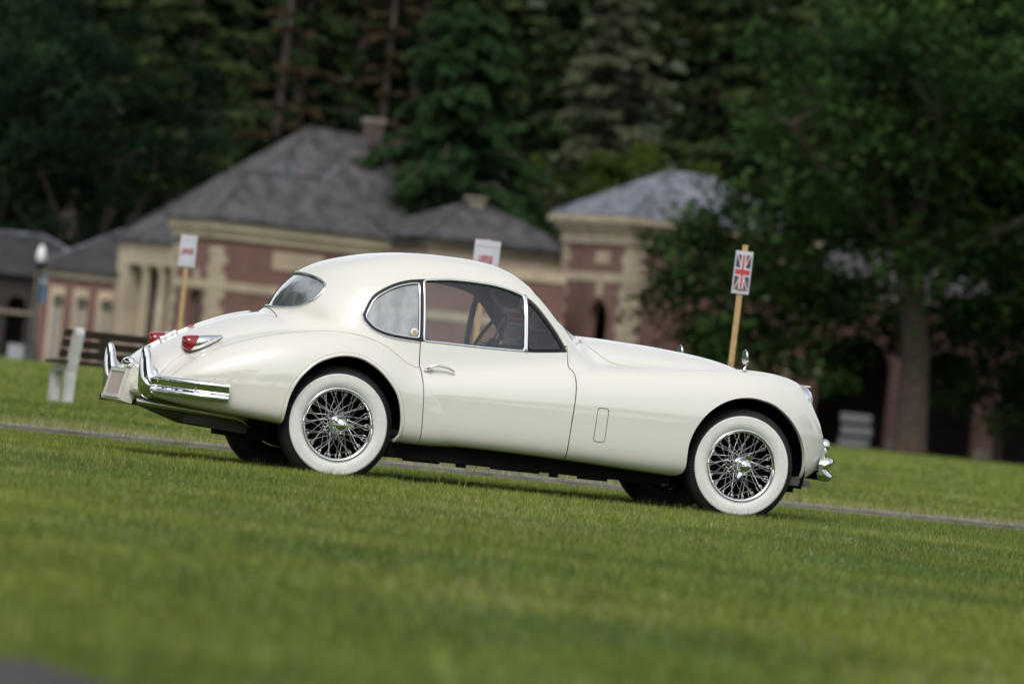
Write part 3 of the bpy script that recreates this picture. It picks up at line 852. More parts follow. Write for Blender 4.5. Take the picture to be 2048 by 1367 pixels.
w0 = make_wheel(); w0.location = (0, -.65, .335)
def lift(o):
    return o
w1 = copy_tree(w0, car); w1.location = (2.591, -.65, .335)
for ch in w1.children:          # the front spinner stands at another angle
    if ch.name.startswith('knock_off'): ch.rotation_euler = (0, radians(-62), 0)
for x_, in ((0,), (2.591,)):
    w2 = copy_tree(w0, car); w2.location = (x_, .65, .335); w2.rotation_euler = (0, 0, pi)
# ---------------------------------------------------------------- ground
def turf_material():
    m = bpy.data.materials.new('turf'); m.use_nodes = True; MATS['turf'] = m
    n = m.node_tree.nodes; l = m.node_tree.links; b = n['Principled BSDF']; b.inputs['Roughness'].default_value = 1; b.inputs['Specular IOR Level'].default_value = .05
    tc = n.new('ShaderNodeTexCoord')
    a = n.new('ShaderNodeTexNoise'); a.inputs['Scale'].default_value = .35; a.inputs['Detail'].default_value = 8
    c = n.new('ShaderNodeTexNoise'); c.inputs['Scale'].default_value = 45; c.inputs['Detail'].default_value = 5
    r1 = n.new('ShaderNodeValToRGB'); r1.color_ramp.elements[0].position = .35; r1.color_ramp.elements[1].position = .68
    r1.color_ramp.elements[0].color = (.06, .11, .018, 1); r1.color_ramp.elements[1].color = (.14, .19, .035, 1)
    r2 = n.new('ShaderNodeValToRGB'); r2.color_ramp.elements[0].position = .3; r2.color_ramp.elements[1].position = .75
    r2.color_ramp.elements[0].color = (.45, .45, .45, 1); r2.color_ramp.elements[1].color = (1.2, 1.2, 1.1, 1)
    mx = n.new('ShaderNodeMix'); mx.data_type = 'RGBA'; mx.blend_type = 'MULTIPLY'; mx.inputs['Factor'].default_value = 1
    l.new(tc.outputs['Object'], a.inputs['Vector']); l.new(tc.outputs['Object'], c.inputs['Vector'])
    l.new(a.outputs['Fac'], r1.inputs[0]); l.new(c.outputs['Fac'], r2.inputs[0])
    l.new(r1.outputs[0], mx.inputs[6]); l.new(r2.outputs[0], mx.inputs[7]); l.new(mx.outputs[2], b.inputs['Base Color'])
    return m
turf_material()
# one sheet to the horizon; the lawn rises a touch towards the buildings
def gz(x, y): return 0.0
tag(MB().add([(-900,-600,0),(900,-600,0),(900,1500,0),(-900,1500,0)], [(0,1,2,3)]).build('lawn', 'turf'), kind='structure')

CONC = mat('worn_concrete', (.19, .18, .165), rough=.9, var=.35, vscale=5, bump=.4, bscale=60)
ASPH = mat('old_asphalt', (.05, .046, .047), rough=.9, var=.3, vscale=6, bump=.5, bscale=90)
def band(name, A, B, m, z):
    n = len(A); vs = [(x, y, z) for x, y in A] + [(x, y, z) for x, y in B]
    return tag(MB().add(vs, [(i, i+1, n+i+1, n+i) for i in range(n-1)]).build(name, m), kind='structure')
PF = [(-30, 39.6), (-8, 40.1), (-3.4, 40.4), (0, 41.6), (2.3, 42.2), (4.1, 43.0), (8, 44.4), (30, 50)]
PB = [(x, y+1.35) for x, y in PF]
n_ = len(PF); vs = [(x, y, .03) for x, y in PF] + [(x, y, .03) for x, y in PB] + [(x, y, -.05) for x, y in PF] + [(x, y, -.05) for x, y in PB]
fs = [q for i in range(n_-1) for q in ((i, i+1, n_+i+1, n_+i), (2*n_+i, 2*n_+i+1, i+1, i), (n_+i, n_+i+1, 3*n_+i+1, 3*n_+i))]
tag(MB().add(vs, fs).build('footpath', CONC), kind='structure')
band('garden_path', [(6.2,125.5),(9,127.5),(12,128.3),(40,131)], [(6.2,129.5),(9,132.5),(12,134.5),(40,139)], mat('gravel_path', (.22, .20, .15), rough=.95, var=.3, vscale=3), .004)
band('drive', [(-3.2, 8.5), (-1.6, 10.3), (-1.15, 11.4), (-.9, 11.55), (-.6, 10.7), (-.2, 9.0)], [(-3.3, 8.2), (-1.7, 8.2), (-1.2, 8.2), (-.9, 8.2), (-.6, 8.2), (-.2, 8.2)], ASPH, .004)
band('forecourt', [(-40,172.5),(-14.5,172.2),(-12,171.5),(40,171.0)], [(-40,215),(-14.5,215),(-12,215),(40,215)], mat('paving', (.16, .145, .12), rough=.9, var=.3, vscale=2), .004)

# ---- grass blades: real slivers, denser and finer near the car
def in_path(x, y):
    p = (y > np.interp(x, [q[0] for q in PF], [q[1] for q in PF]) + .10) & (y < np.interp(x, [q[0] for q in PB], [q[1] for q in PB]) - .10)
    d = (y < np.interp(x, [-3.2,-1.6,-1.15,-.9,-.6,-.2], [8.5,10.3,11.4,11.55,10.7,9.0], left=-9, right=-9) - .05)
    return p | d
def vnoise(x, y, s, seed):
    r = np.random.default_rng(seed); G = r.random((64, 64))
    u, v = x*s, y*s; i, j = np.floor(u).astype(int), np.floor(v).astype(int); fu, fv = u-i, v-j
    fu = fu*fu*(3-2*fu); fv = fv*fv*(3-2*fv)
    g = lambda a, b: G[a % 64, b % 64]
    return (g(i, j)*(1-fu)+g(i+1, j)*fu)*(1-fv)+(g(i, j+1)*(1-fu)+g(i+1, j+1)*fu)*fv
def grass(name, y0, y1, dens, hgt, wid, half=.15, seed=1):
    r = np.random.default_rng(seed)
    area = half*(y1*y1 - y0*y0)
    n = int(area*dens)
    y = np.sqrt(r.random(n)*(y1*y1-y0*y0)+y0*y0); x = (r.random(n)*2-1)*half*y
    ok = ~in_path(x, y)
    # tyres press the lawn flat
    ca, sa = cos(radians(17.79)), sin(radians(17.79))
    cx_ = (x+1.208)*ca + (y-34.852)*sa; cy_ = -(x+1.208)*sa + (y-34.852)*ca
    for wx in (0, 2.591):
        ok &= ~((np.abs(cx_-wx) < .12) & (np.abs(np.abs(cy_)-.65) < .07))
    x, y = x[ok], y[ok]; n = len(x)
    big = vnoise(x, y, .45, 3)*.6 + vnoise(x, y, 1.6, 4)*.4
    fine = vnoise(x, y, 6., 5)
    h = hgt*(.55 + .6*r.random(n))*(.75 + .5*fine)
    tall = r.random(n) < .012; h[tall] *= 1.7
    # longer fringe along the path edges
    pf = np.interp(x, [q[0] for q in PF], [q[1] for q in PF]); h *= 1 + .9*np.exp(-np.minimum(np.abs(y-pf), np.abs(y-pf-1.35))/.18)
    h *= np.where(y < pf, np.clip((pf + .15 - y)/3.4, .16, 1), 1)
    a = r.random(n)*2*pi; lean = h*(.10 + .6*r.random(n)); st_ = np.sin(2*pi*(y*.97 + x*.24)/2.3) > 0; la = np.where(r.random(n) < .30, np.where(st_, pi/2, -pi/2) + r.normal(size=n)*.6, r.random(n)*2*pi)
    w2 = wid*(.7+.6*r.random(n))*.5
    V = np.zeros((n, 3, 3), np.float32)
    V[:, 0, 0] = x-np.cos(a)*w2; V[:, 0, 1] = y-np.sin(a)*w2
    V[:, 1, 0] = x+np.cos(a)*w2; V[:, 1, 1] = y+np.sin(a)*w2
    V[:, 2, 0] = x+np.cos(la)*lean; V[:, 2, 1] = y+np.sin(la)*lean; V[:, 2, 2] = h
    V[:, :2, 2] = -.003
    me = mesh_np(name, V.reshape(-1, 3), np.arange(3*n).reshape(-1, 3))
    # colour of each blade: green to yellow green, some straw
    t = np.clip(.48 + .95*(big-.5) + .35*(r.random(n)-.5), 0, 1)[:, None]
    b2 = (vnoise(x, y, .9, 21)*.5 + vnoise(x, y, 2.7, 22)*.5)[:, None]
    c = (np.array([.095, .160, .050])*(1-t) + np.array([.290, .335, .082])*t)
    c = c*(1-.35*np.clip(b2-.5, 0, .5)*2) + np.array([.13, .25, .12])*.35*np.clip(b2-.5, 0, .5)*2
    c = c*(.45 + 1.1*r.random((n, 1)))*(.75 + .5*vnoise(x, y, 14., 31))[:, None]*np.array([1.02, 1.0, .84])
    dry = (r.random(n) < .03 + .16*np.clip(vnoise(x, y, .8, 9) - .55, 0, 1)*2)[:, None]
    edge = np.exp(-np.minimum(np.abs(y-pf), np.abs(y-pf-1.35))/.3)[:, None] * (r.random(n)[:, None] < .5)
    c = np.where(dry | (edge > .45), np.array([.52, .46, .25])*(.7+.5*r.random((n, 1))), c)
    at = me.color_attributes.new('blade', 'FLOAT_COLOR', 'POINT')
    at.data.foreach_set('color', np.concatenate([np.repeat(c, 3, 0), np.ones((3*n, 1))], 1).astype(np.float32).ravel())
    if 'grass_blades' not in MATS:
        m = bpy.data.materials.new('grass_blades'); m.use_nodes = True; MATS['grass_blades'] = m
        nn = m.node_tree.nodes; l = m.node_tree.links; nn.clear()
        out = nn.new('ShaderNodeOutputMaterial'); vc = nn.new('ShaderNodeAttribute'); vc.attribute_name = 'blade'
        d = nn.new('ShaderNodeBsdfDiffuse'); tr = nn.new('ShaderNodeBsdfTranslucent'); mx = nn.new('ShaderNodeMixShader'); mx.inputs[0].default_value = .22
        l.new(vc.outputs['Color'], d.inputs[0]); l.new(vc.outputs['Color'], tr.inputs[0]); l.new(d.outputs[0], mx.inputs[1]); l.new(tr.outputs[0], mx.inputs[2]); l.new(mx.outputs[0], out.inputs[0])
    o = put(name, me, 'grass_blades')
    tag(o, 'short mown lawn grass in mixed greens with straw coloured flecks', 'grass', kind='stuff')
    return o
grass('grass', 8.6, 22, 2200, .040, .005, seed=1)
grass('grass', 22, 31, 3600, .036, .0045, seed=2)
grass('grass', 31, 46, 4200, .053, .0045, seed=3)
grass('grass', 46, 80, 380, .045, .012, seed=4)
grass('grass', 80, 171, 45, .055, .035, seed=5)
# ---------------------------------------------------------------- bath-house buildings across the lawn
def brick_mat(name, c1, c2, mortar, scale=4.2):
    m = bpy.data.materials.new(name); m.use_nodes = True; MATS[name] = m
    n = m.node_tree.nodes; l = m.node_tree.links; b = n['Principled BSDF']; b.inputs['Roughness'].default_value = .9
    tc = n.new('ShaderNodeTexCoord'); sx = n.new('ShaderNodeSeparateXYZ'); ad = n.new('ShaderNodeMath'); cb = n.new('ShaderNodeCombineXYZ')
    br = n.new('ShaderNodeTexBrick'); br.inputs['Scale'].default_value = scale; br.inputs['Mortar Size'].default_value = .012
    br.inputs['Color1'].default_value = c1 + (1,); br.inputs['Color2'].default_value = c2 + (1,); br.inputs['Mortar'].default_value = mortar + (1,)
    nz = n.new('ShaderNodeTexNoise'); nz.inputs['Scale'].default_value = 1.3; nz.inputs['Detail'].default_value = 6
    rp = n.new('ShaderNodeMapRange'); rp.inputs[3].default_value = .65; rp.inputs[4].default_value = 1.3
    mx = n.new('ShaderNodeMix'); mx.data_type = 'RGBA'; mx.blend_type = 'MULTIPLY'; mx.inputs['Factor'].default_value = 1
    l.new(tc.outputs['Object'], sx.inputs[0]); l.new(sx.outputs[0], ad.inputs[0]); l.new(sx.outputs[1], ad.inputs[1])
    l.new(ad.outputs[0], cb.inputs[0]); l.new(sx.outputs[2], cb.inputs[1]); l.new(cb.outputs[0], br.inputs['Vector'])
    l.new(tc.outputs['Object'], nz.inputs['Vector']); l.new(nz.outputs['Fac'], rp.inputs[0])
    l.new(br.outputs['Color'], mx.inputs[6]); l.new(rp.outputs[0], mx.inputs[7]); l.new(mx.outputs[2], b.inputs['Base Color'])
    return m
BRICK = brick_mat('red_brick', (.190, .094, .075), (.140, .072, .060), (.21, .17, .145))
DBRICK = brick_mat('sooty_brick', (.10, .062, .054), (.08, .05, .044), (.12, .10, .09))
STONE = mat('cream_stone', (.42, .35, .25), rough=.85, var=.22, vscale=1.2)
STONED = mat('darker_stone', (.25, .22, .17), rough=.9, var=.3, vscale=1.5)  # darker, greyer version of the cream stone
def roof_mat(name, c1, c2, streak):
    m = bpy.data.materials.new(name); m.use_nodes = True; MATS[name] = m
    n = m.node_tree.nodes; l = m.node_tree.links; b = n['Principled BSDF']; b.inputs['Roughness'].default_value = .6
    tc = n.new('ShaderNodeTexCoord'); mp = n.new('ShaderNodeMapping'); mp.inputs['Scale'].default_value = streak
    nz = n.new('ShaderNodeTexNoise'); nz.inputs['Scale'].default_value = 1; nz.inputs['Detail'].default_value = 7; nz.inputs['Roughness'].default_value = .65
    r = n.new('ShaderNodeValToRGB'); r.color_ramp.elements[0].position = .38; r.color_ramp.elements[1].position = .66
    r.color_ramp.elements[0].color = c1 + (1,); r.color_ramp.elements[1].color = c2 + (1,)
    l.new(tc.outputs['Object'], mp.inputs[0]); l.new(mp.outputs[0], nz.inputs['Vector']); l.new(nz.outputs['Fac'], r.inputs[0]); l.new(r.outputs[0], b.inputs['Base Color'])
    return m
SLATE = roof_mat('grey_slate', (.024, .023, .025), (.100, .090, .092), (2.2, 2.2, .5))
SLATE_SHADED = roof_mat('shaded_slate', (.022, .021, .022), (.045, .042, .042), (2.2, 2.2, .5))  # same slate with the shade over the left roofs put into its colour
METALR = roof_mat('lead_grey_roof', (.05, .055, .066), (.23, .245, .28), (3.0, 3.0, .25))
DARKIN = mat('recess_shade', (.012, .010, .010), rough=.9)  # near-black colour stands in for shade inside openings
PHI = radians(27)

def hip(parent, x0, y0, x1, y1, ze, zp, m, over=.25, ridge=None, th=.10, name='roof'):
    """hipped roof over a rectangle, ridge along the longer side"""
    x0 -= over; y0 -= over; x1 += over; y1 += over
    L, W_ = x1-x0, y1-y0
    if L >= W_: d = W_/2 if ridge is None else ridge; r0, r1 = (x0+d, (y0+y1)/2), (x1-d, (y0+y1)/2)
    else: d = L/2 if ridge is None else ridge; r0, r1 = ((x0+x1)/2, y0+d), ((x0+x1)/2, y1-d)
    vs = [(x0,y0,ze-th),(x1,y0,ze-th),(x1,y1,ze-th),(x0,y1,ze-th),(x0,y0,ze),(x1,y0,ze),(x1,y1,ze),(x0,y1,ze),(r0[0],r0[1],zp),(r1[0],r1[1],zp)]
    if L >= W_: fs = [(4,5,9,8),(5,6,9),(6,7,8,9),(7,4,8)]
    else: fs = [(4,5,8),(5,6,9,8),(6,7,9),(7,4,8,9)]
    fs += [(0,3,2,1),(0,1,5,4),(1,2,6,5),(2,3,7,6),(3,0,4,7)]
    ro = MB().add(vs, fs).build(name, m, parent)
    # ridge and hip cappings
    for a, b in ((4, 8), (7, 8), (5, 9), (6, 9), (8, 9)):
        if (Vector(vs[a])-Vector(vs[b])).length > .05: MB().tube([vs[a], vs[b]], .06, 6).build('hip_capping', SLATE if m is SLATE else METALR, ro)
    return ro
def wall_with_arch(parent, u0, u1, z0, z1, arches, face, th, m, name='wall'):
    """wall slab in a vertical plane with round-headed openings.
    face: ('x', x0) runs along y, ('y', y0) runs along x; arches: (u_centre, width, spring z)"""
    mb = MB()
    def P(u, z, t): return (face[1]+t, u, z) if face[0] == 'x' else (u, face[1]+t, z)
    def slab(poly):
        n = len(poly); vs = [P(u, z, 0) for u, z in poly] + [P(u, z, th) for u, z in poly]
        mb.add(vs, [tuple(range(n)), tuple(range(n, 2*n))[::-1]] + [(i, (i+1) % n, n+(i+1) % n, n+i) for i in range(n)])
    cur = u0
    for uc, w_, zs in sorted(arches):
        r = w_/2
        slab([(cur, z0), (uc-r, z0), (uc-r, z1), (cur, z1)])
        K = 8
        for k in range(K):
            a0, a1 = pi-pi*k/K, pi-pi*(k+1)/K
            p0, p1 = (uc+r*cos(a0), zs+r*sin(a0)), (uc+r*cos(a1), zs+r*sin(a1))
            slab([p0, p1, (p1[0], z1), (p0[0], z1)])
        cur = uc+r
    slab([(cur, z0), (u1, z0), (u1, z1), (cur, z1)])
    return mb.build(name, m, parent)
def quoins(parent, x, y, dx, dy, z0, z1, wide=.34, nar=.22, hh=.26, proud=.03, m=None):
    """alternating corner stones; dx, dy = inward directions along the two faces"""
    k = 0; z = z0
    while z + hh <= z1 + .01:
        a, b = (wide, nar) if k % 2 else (nar, wide)
        xa, xb = sorted((x-dx*proud, x+dx*a)); ya, yb = sorted((y-dy*proud, y+dy*b))
        MB().box((xa, ya, z+.008), (xb, yb, z+hh-.008)).build('quoin_block', m or STONE, parent)
        z += hh; k += 1

# --- left pavilion: bay with hipped roof in front of the long hall
b1 = empty('brick_pavilion', (-9.1, 170, 0), PHI)
tag(b1, 'brick pavilion with cream corner stones and small hipped roof before the large slate roofed hall', 'building')
wall_with_arch(b1, 0, 3.0, 0, 4.3, [(1.15, .95, 2.25)], ('x', 0), .3, BRICK)
MB().box((.3, 0, 0), (5.4, .3, 4.3)).build('wall', BRICK, b1)
MB().box((5.1, .3, 0), (5.4, 3.0, 4.3)).build('wall', BRICK, b1)
MB().box((.9, .3, 0), (1.0, 2.9, 3.2)).build('doorway_shade', DARKIN, b1)  # dark panel painting the shade inside the doorway
quoins(b1, 0, 0, 1, 1, .1, 4.2, .42, .28); quoins(b1, 0, 3.0, 1, -1, .1, 4.2); quoins(b1, 5.4, 0, -1, 1, .1, 4.2)
for lo_, hi_, nm in (((-.10,-.10,4.25),(5.5,3.1,4.52),'frieze'), ((-.22,-.22,4.52),(5.62,3.22,4.78),'cornice'), ((-.035,-.035,2.72),(5.435,3.0,2.98),'string_course')):
    MB().box(lo_, hi_).build(nm, STONE, b1)
MB().box((1.9, -.04, 3.5), (3.55, .05, 4.05)).build('stone_panel', STONE, b1)
MB().box((-.04, 1.0, 2.75), (.02, 1.3, 3.3)).build('keystone', STONE, b1)
MB().box((-.04, 2.2, 3.35), (.02, 2.6, 4.0)).build('stone_panel', STONE, b1)
for z_ in (1.3,): MB().box((-.03, .25, z_), (.02, .62, z_+.3)).build('impost_block', STONE, b1); MB().box((-.03, 1.68, z_), (.02, 2.1, z_+.3)).build('impost_block', STONE, b1)
hip(b1, 0, 0, 5.4, 3.0, 4.86, 6.42, SLATE, .32)
MB().box((2.55, 1.35, 6.15), (2.95, 1.65, 6.72)).build('roof_vent', METALR, b1)

# --- the long hall behind
b2 = empty('bath_hall', (-9.1, 170, 0), PHI)
tag(b2, 'long hall with big grey slate hipped roof, chimney and paired cream columns', 'building')
MB().prism([(3.4, 0), (11.3, 0), (11.3, 4.1), (7.35, 7.85), (3.4, 4.1)], 8.0, 8.24, 'x').build('gable_wall', STONED, b2)
MB().box((2.3, 3.4, 0), (8.0, 11.3, 4.04)).build('wall', STONED, b2)
MB().box((1.75, 3.3, 3.35), (8.2, 11.5, 4.05)).build('entablature', STONE, b2)
MB().add([(1.6,3.0,4.15),(8.3,3.0,4.15),(8.3,11.7,4.15),(1.6,11.7,4.15),(1.6,3.0,4.05),(8.3,3.0,4.05),(8.3,11.7,4.05),(1.6,11.7,4.05),(5.95,7.35,8.15),(8.3,7.35,8.15)],[(0,1,9,8),(2,3,8,9),(3,0,8),(1,2,9),(4,7,6,5),(0,4,5,1),(1,5,6,2),(2,6,7,3),(3,7,4,0)]).build('roof', SLATE, b2)
for a_, b_ in (((1.6,3.0,4.15),(5.95,7.35,8.15)),((1.6,11.7,4.15),(5.95,7.35,8.15)),((5.95,7.35,8.15),(8.3,7.35,8.15))): MB().tube([a_, b_], .06, 6).build('hip_capping', SLATE, b2)
for y_ in (8.15, 9.45):
    MB().lathe([(.25, 0), (.25, .18), (.20, .24), (.205, .6), (.20, 2.0), (.175, 3.1), (.20, 3.16), (.25, 3.3), (.25, 3.36)], 18, 'z', (1.98, y_, 0)).build('column', STONE, b2)
MB().box((1.75, 10.6, 0), (2.3, 11.5, 3.36)).build('pilaster', STONE, b2)
MB().box((2.28, 7.4, 0), (2.29, 10.6, 3.3)).build('porch_shade', DARKIN, b2)  # thin dark sheet on the wall, painted shade behind the columns
MB().box((1.78, 10.9, 2.55), (1.82, 11.1, 2.8)).build('wall_lamp', RUBBER, b2)
MB().prism([(2.95, 4.0), (3.35, 4.0), (7.35, 7.75), (11.35, 4.0), (11.75, 4.0), (7.35, 8.4)], 8.25, 8.5, 'x').build('gable_parapet', SLATE, b2)
ch = MB().box((8.05, 7.1, 7.4), (8.5, 7.6, 8.6)).build('chimney', DBRICK, b2)
MB().box((8.0, 7.05, 8.6), (8.55, 7.65, 8.75)).build('chimney_cap', STONED, ch)
MB().tube([(5.2, 5.2, 6.05), (6.8, 6.3, 7.1)], .09, 8).build('roof_flashing', METALR, b2)

# --- low wing with three tall door surrounds
b3 = empty('brick_wing', (-15.15, 181, 0), 0)
tag(b3, 'low brick wing with three tall cream door surrounds beside the columns', 'building')
MB().box((0, 0, 0), (2.95, 5, 2.75)).build('wall', BRICK, b3)
MB().box((-.1, -.12, 2.72), (3.0, 5, 2.98)).build('cornice', STONED, b3)
hip(b3, 0, 0, 4.6, 5, 3.02, 4.45, SLATE_SHADED, .2)
for x_ in (.42, 1.18, 1.95):
    MB().box((x_-.05, -.06, 0), (x_+.42, .02, 2.42)).build('door_surround', STONE, b3)
    MB().box((x_+.09, -.075, 0), (x_+.34, -.06, 2.1)).build('door', mat('grey_door', (.26, .235, .20), rough=.7, var=.2), b3)
    MB().lathe([(.13, -.06), (.17, 0), (.13, .06), (.09, 0), (.13, -.06)], 12, 'y', (x_+.24, -.13, 2.0)).build('wreath', mat('wreath_green', (.03, .045, .02), rough=.9), b3)
MB().box((-.12, -.05, 0), (.08, .3, 2.75)).build('pilaster', STONED, b3)

# --- dark loggia at the far side
b4 = empty('loggia', (-20.2, 186, 0), 0)
tag(b4, 'dark open loggia with arched openings beyond the street lamp', 'building')
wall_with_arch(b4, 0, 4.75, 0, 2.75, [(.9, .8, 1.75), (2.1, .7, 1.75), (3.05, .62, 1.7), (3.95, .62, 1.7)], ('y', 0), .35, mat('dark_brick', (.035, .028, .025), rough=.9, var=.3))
MB().box((0, 2.4, 0), (4.75, 2.6, 2.75)).build('rear_wall', DARKIN, b4)  # back wall coloured near-black for the shade inside the loggia
MB().box((-.1, -.1, 1.42), (4.75, -.005, 1.55)).build('string_course', STONED, b4)
hip(b4, 0, 0, 7.0, 5.2, 2.8, 4.1, SLATE_SHADED, .3)

# --- middle pavilion
b5 = empty('link_pavilion', (-2.75, 173.9, 0), PHI)
tag(b5, 'low middle pavilion with pyramid slate roof topped by a small vent', 'building')
MB().box((0, 0, 0), (4.6, 3.9, 4.3)).build('wall', BRICK, b5)
MB().box((-.12, -.12, 4.2), (4.72, 4.02, 4.75)).build('frieze', STONE, b5)
MB().box((-.25, -.25, 4.75), (4.85, 4.15, 5.05)).build('cornice', STONED, b5)
MB().box((-.03, -.04, 2.7), (4.63, 3.9, 2.95)).build('string_course', STONE, b5)
hip(b5, 0, 0, 4.6, 3.9, 5.07, 6.25, SLATE, .42)
MB().box((2.08, 1.75, 6.0), (2.52, 2.15, 6.42)).build('roof_vent', STONED, b5)
MB().box((2.02, 1.69, 6.42), (2.58, 2.21, 6.50)).build('vent_cap', STONED, b5)
wl = empty('linking_wall', (-.9, 173.0, 0), 0)
tag(wl, 'brick linking wall with cream coping band running up to the taller corner pavilion', 'wall')
MB().box((-3.6, 0, 0), (2.35, .4, 4.0)).build('wall', BRICK, wl)
MB().box((-3.6, -.06, 4.0), (2.35, .5, 4.32)).build('coping', STONE, wl)
MB().box((-3.6, -.05, 2.55), (2.35, .01, 2.8)).build('string_course', STONE, wl)

# --- corner pavilion at the right
b6 = empty('corner_pavilion', (3.30, 171.5, 0), PHI)
tag(b6, 'tall brick corner pavilion with deep cream cornice and pale metal roof half behind leaves', 'building')
wall_with_arch(b6, 0, 4.4, 0, 5.5, [(1.75, 1.3, 3.0)], ('x', 0), .3, BRICK)
wall_with_arch(b6, .3, 5.9, 0, 5.5, [(3.1, 1.4, 2.8)], ('y', 0), .3, BRICK)
MB().box((5.6, .3, 0), (5.9, 4.4, 5.5)).build('wall', BRICK, b6)
MB().box((1.0, 1.0, 0), (1.1, 4.3, 5.0)).build('doorway_shade', DARKIN, b6); MB().box((1.1, 1.0, 0), (5.5, 1.1, 5.0)).build('doorway_shade', DARKIN, b6)  # dark panels painting the shade behind both arches
quoins(b6, 0, 0, 1, 1, .1, 5.4, .5, .34); quoins(b6, 0, 4.4, 1, -1, .1, 5.4, .5, .34); quoins(b6, 5.9, 0, -1, 1, .1, 5.4, .5, .34)
for lo_, hi_, nm in (((-.1,-.1,5.35),(6.0,4.5,5.8),'frieze'), ((-.28,-.28,5.8),(6.18,4.68,6.0),'cornice'), ((-.45,-.45,6.0),(6.35,4.85,6.18),'cornice'), ((-.04,-.04,4.2),(5.94,4.4,4.48),'string_course')):
    MB().box(lo_, hi_).build(nm, STONE, b6)
MB().box((-.05, 1.6, 3.75), (.02, 1.95, 4.2)).build('keystone', STONE, b6)
MB().box((-.04, 1.3, 4.75), (.02, 2.2, 5.15)).build('stone_panel', STONE, b6)
MB().box((2.4, -.04, 4.6), (3.8, .02, 5.2)).build('stone_panel', STONED, b6)
for y_ in (.55, 2.45): MB().box((-.03, y_, 1.7), (.02, y_+.5, 2.05)).build('impost_block', STONE, b6)
hip(b6, 0, 0, 5.9, 4.4, 6.24, 7.80, METALR, .40)

# --- shaded arcade running on under the trees
b7 = empty('brick_arcade', (8.55, 174.3, 0), radians(8))
tag(b7, 'shaded brick arcade of wide round arches behind the big tree trunk', 'building')
wall_with_arch(b7, 0, 16, 0, 4.6, [(2.05, 2.3, 2.3), (5.0, 1.9, 2.3), (7.75, 2.2, 2.3), (10.9, 2.2, 2.3), (14, 2.2, 2.3)], ('y', 0), .5, BRICK)
MB().box((-.1, -.15, 4.6), (16.1, 3.4, 4.95)).build('cornice', STONED, b7)
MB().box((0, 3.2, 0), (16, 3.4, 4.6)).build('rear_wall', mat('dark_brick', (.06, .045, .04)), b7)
MB().box((-.2, -.06, 2.1), (.95, .0, 2.35)).build('impost_block', STONED, b7)
for x_ in (3.22, 5.98, 8.88): MB().box((x_, -.06, 0), (x_+.8, -.005, .35)).build('plinth', STONED, b7)
hip(b7, 0, 0, 16, 3.2, 5.0, 6.0, SLATE, .3)
for k, (x_, z_) in enumerate(((1.75, .25), (1.8, .62), (1.75, 1.0))):
    tag(MB().box((0, 0, 0), (.95, .5, .28)).build('white_crate', mat('white_plastic', (.30, .31, .33), rough=.5, var=.15)), 'white crate in a stack under the first arch of the arcade', 'crate', 'white crates under the arcade').location = (8.55+x_, 174.9, z_-.25+.005*k)
# ---------------------------------------------------------------- trees
def leaf_mat(name, trans=.3):
    m = bpy.data.materials.new(name); m.use_nodes = True; MATS[name] = m
    n = m.node_tree.nodes; l = m.node_tree.links; n.clear()
    out = n.new('ShaderNodeOutputMaterial'); vc = n.new('ShaderNodeAttribute'); vc.attribute_name = 'leaf'
    d = n.new('ShaderNodeBsdfDiffuse'); tr = n.new('ShaderNodeBsdfTranslucent'); mx = n.new('ShaderNodeMixShader'); mx.inputs[0].default_value = trans
    l.new(vc.outputs['Color'], d.inputs[0]); l.new(vc.outputs['Color'], tr.inputs[0]); l.new(d.outputs[0], mx.inputs[1]); l.new(tr.outputs[0], mx.inputs[2]); l.new(mx.outputs[0], out.inputs[0])
    return m
LEAFM = leaf_mat('foliage')
BARK = mat('bark', (.055, .038, .027), rough=.95, var=.45, vscale=5, bump=.6, bscale=12)
BARKP = mat('pine_bark', (.075, .055, .045), rough=.95, var=.4, vscale=4, bump=.6, bscale=12)
def cards(name, C, D, size, asp, cols, r):
    """one small folded leaf/needle-spray face per centre C, long axis D"""
    n = len(C); D = unit(D); a = unit(np.cross(D, r.normal(size=(n, 3))))
    s = (size*(.6+.8*r.random(n)))[:, None]
    p0 = C - D*s; p1 = C + a*s*asp; p2 = C + D*s; p3 = C - a*s*asp
    V = np.stack([p0, p1, p2, p3], 1).reshape(-1, 3)
    me = mesh_np(name, V, np.arange(4*n).reshape(-1, 4))
    at = me.color_attributes.new('leaf', 'FLOAT_COLOR', 'POINT')
    at.data.foreach_set('color', np.concatenate([np.repeat(cols, 4, 0), np.ones((4*n, 1))], 1).astype(np.float32).ravel())
    me.materials.append(LEAFM)
    return me
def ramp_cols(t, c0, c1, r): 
    t = np.clip(t + .25*(r.random(len(t))-.5), 0, 1)[:, None]; return np.array(c0)*(1-t) + np.array(c1)*t

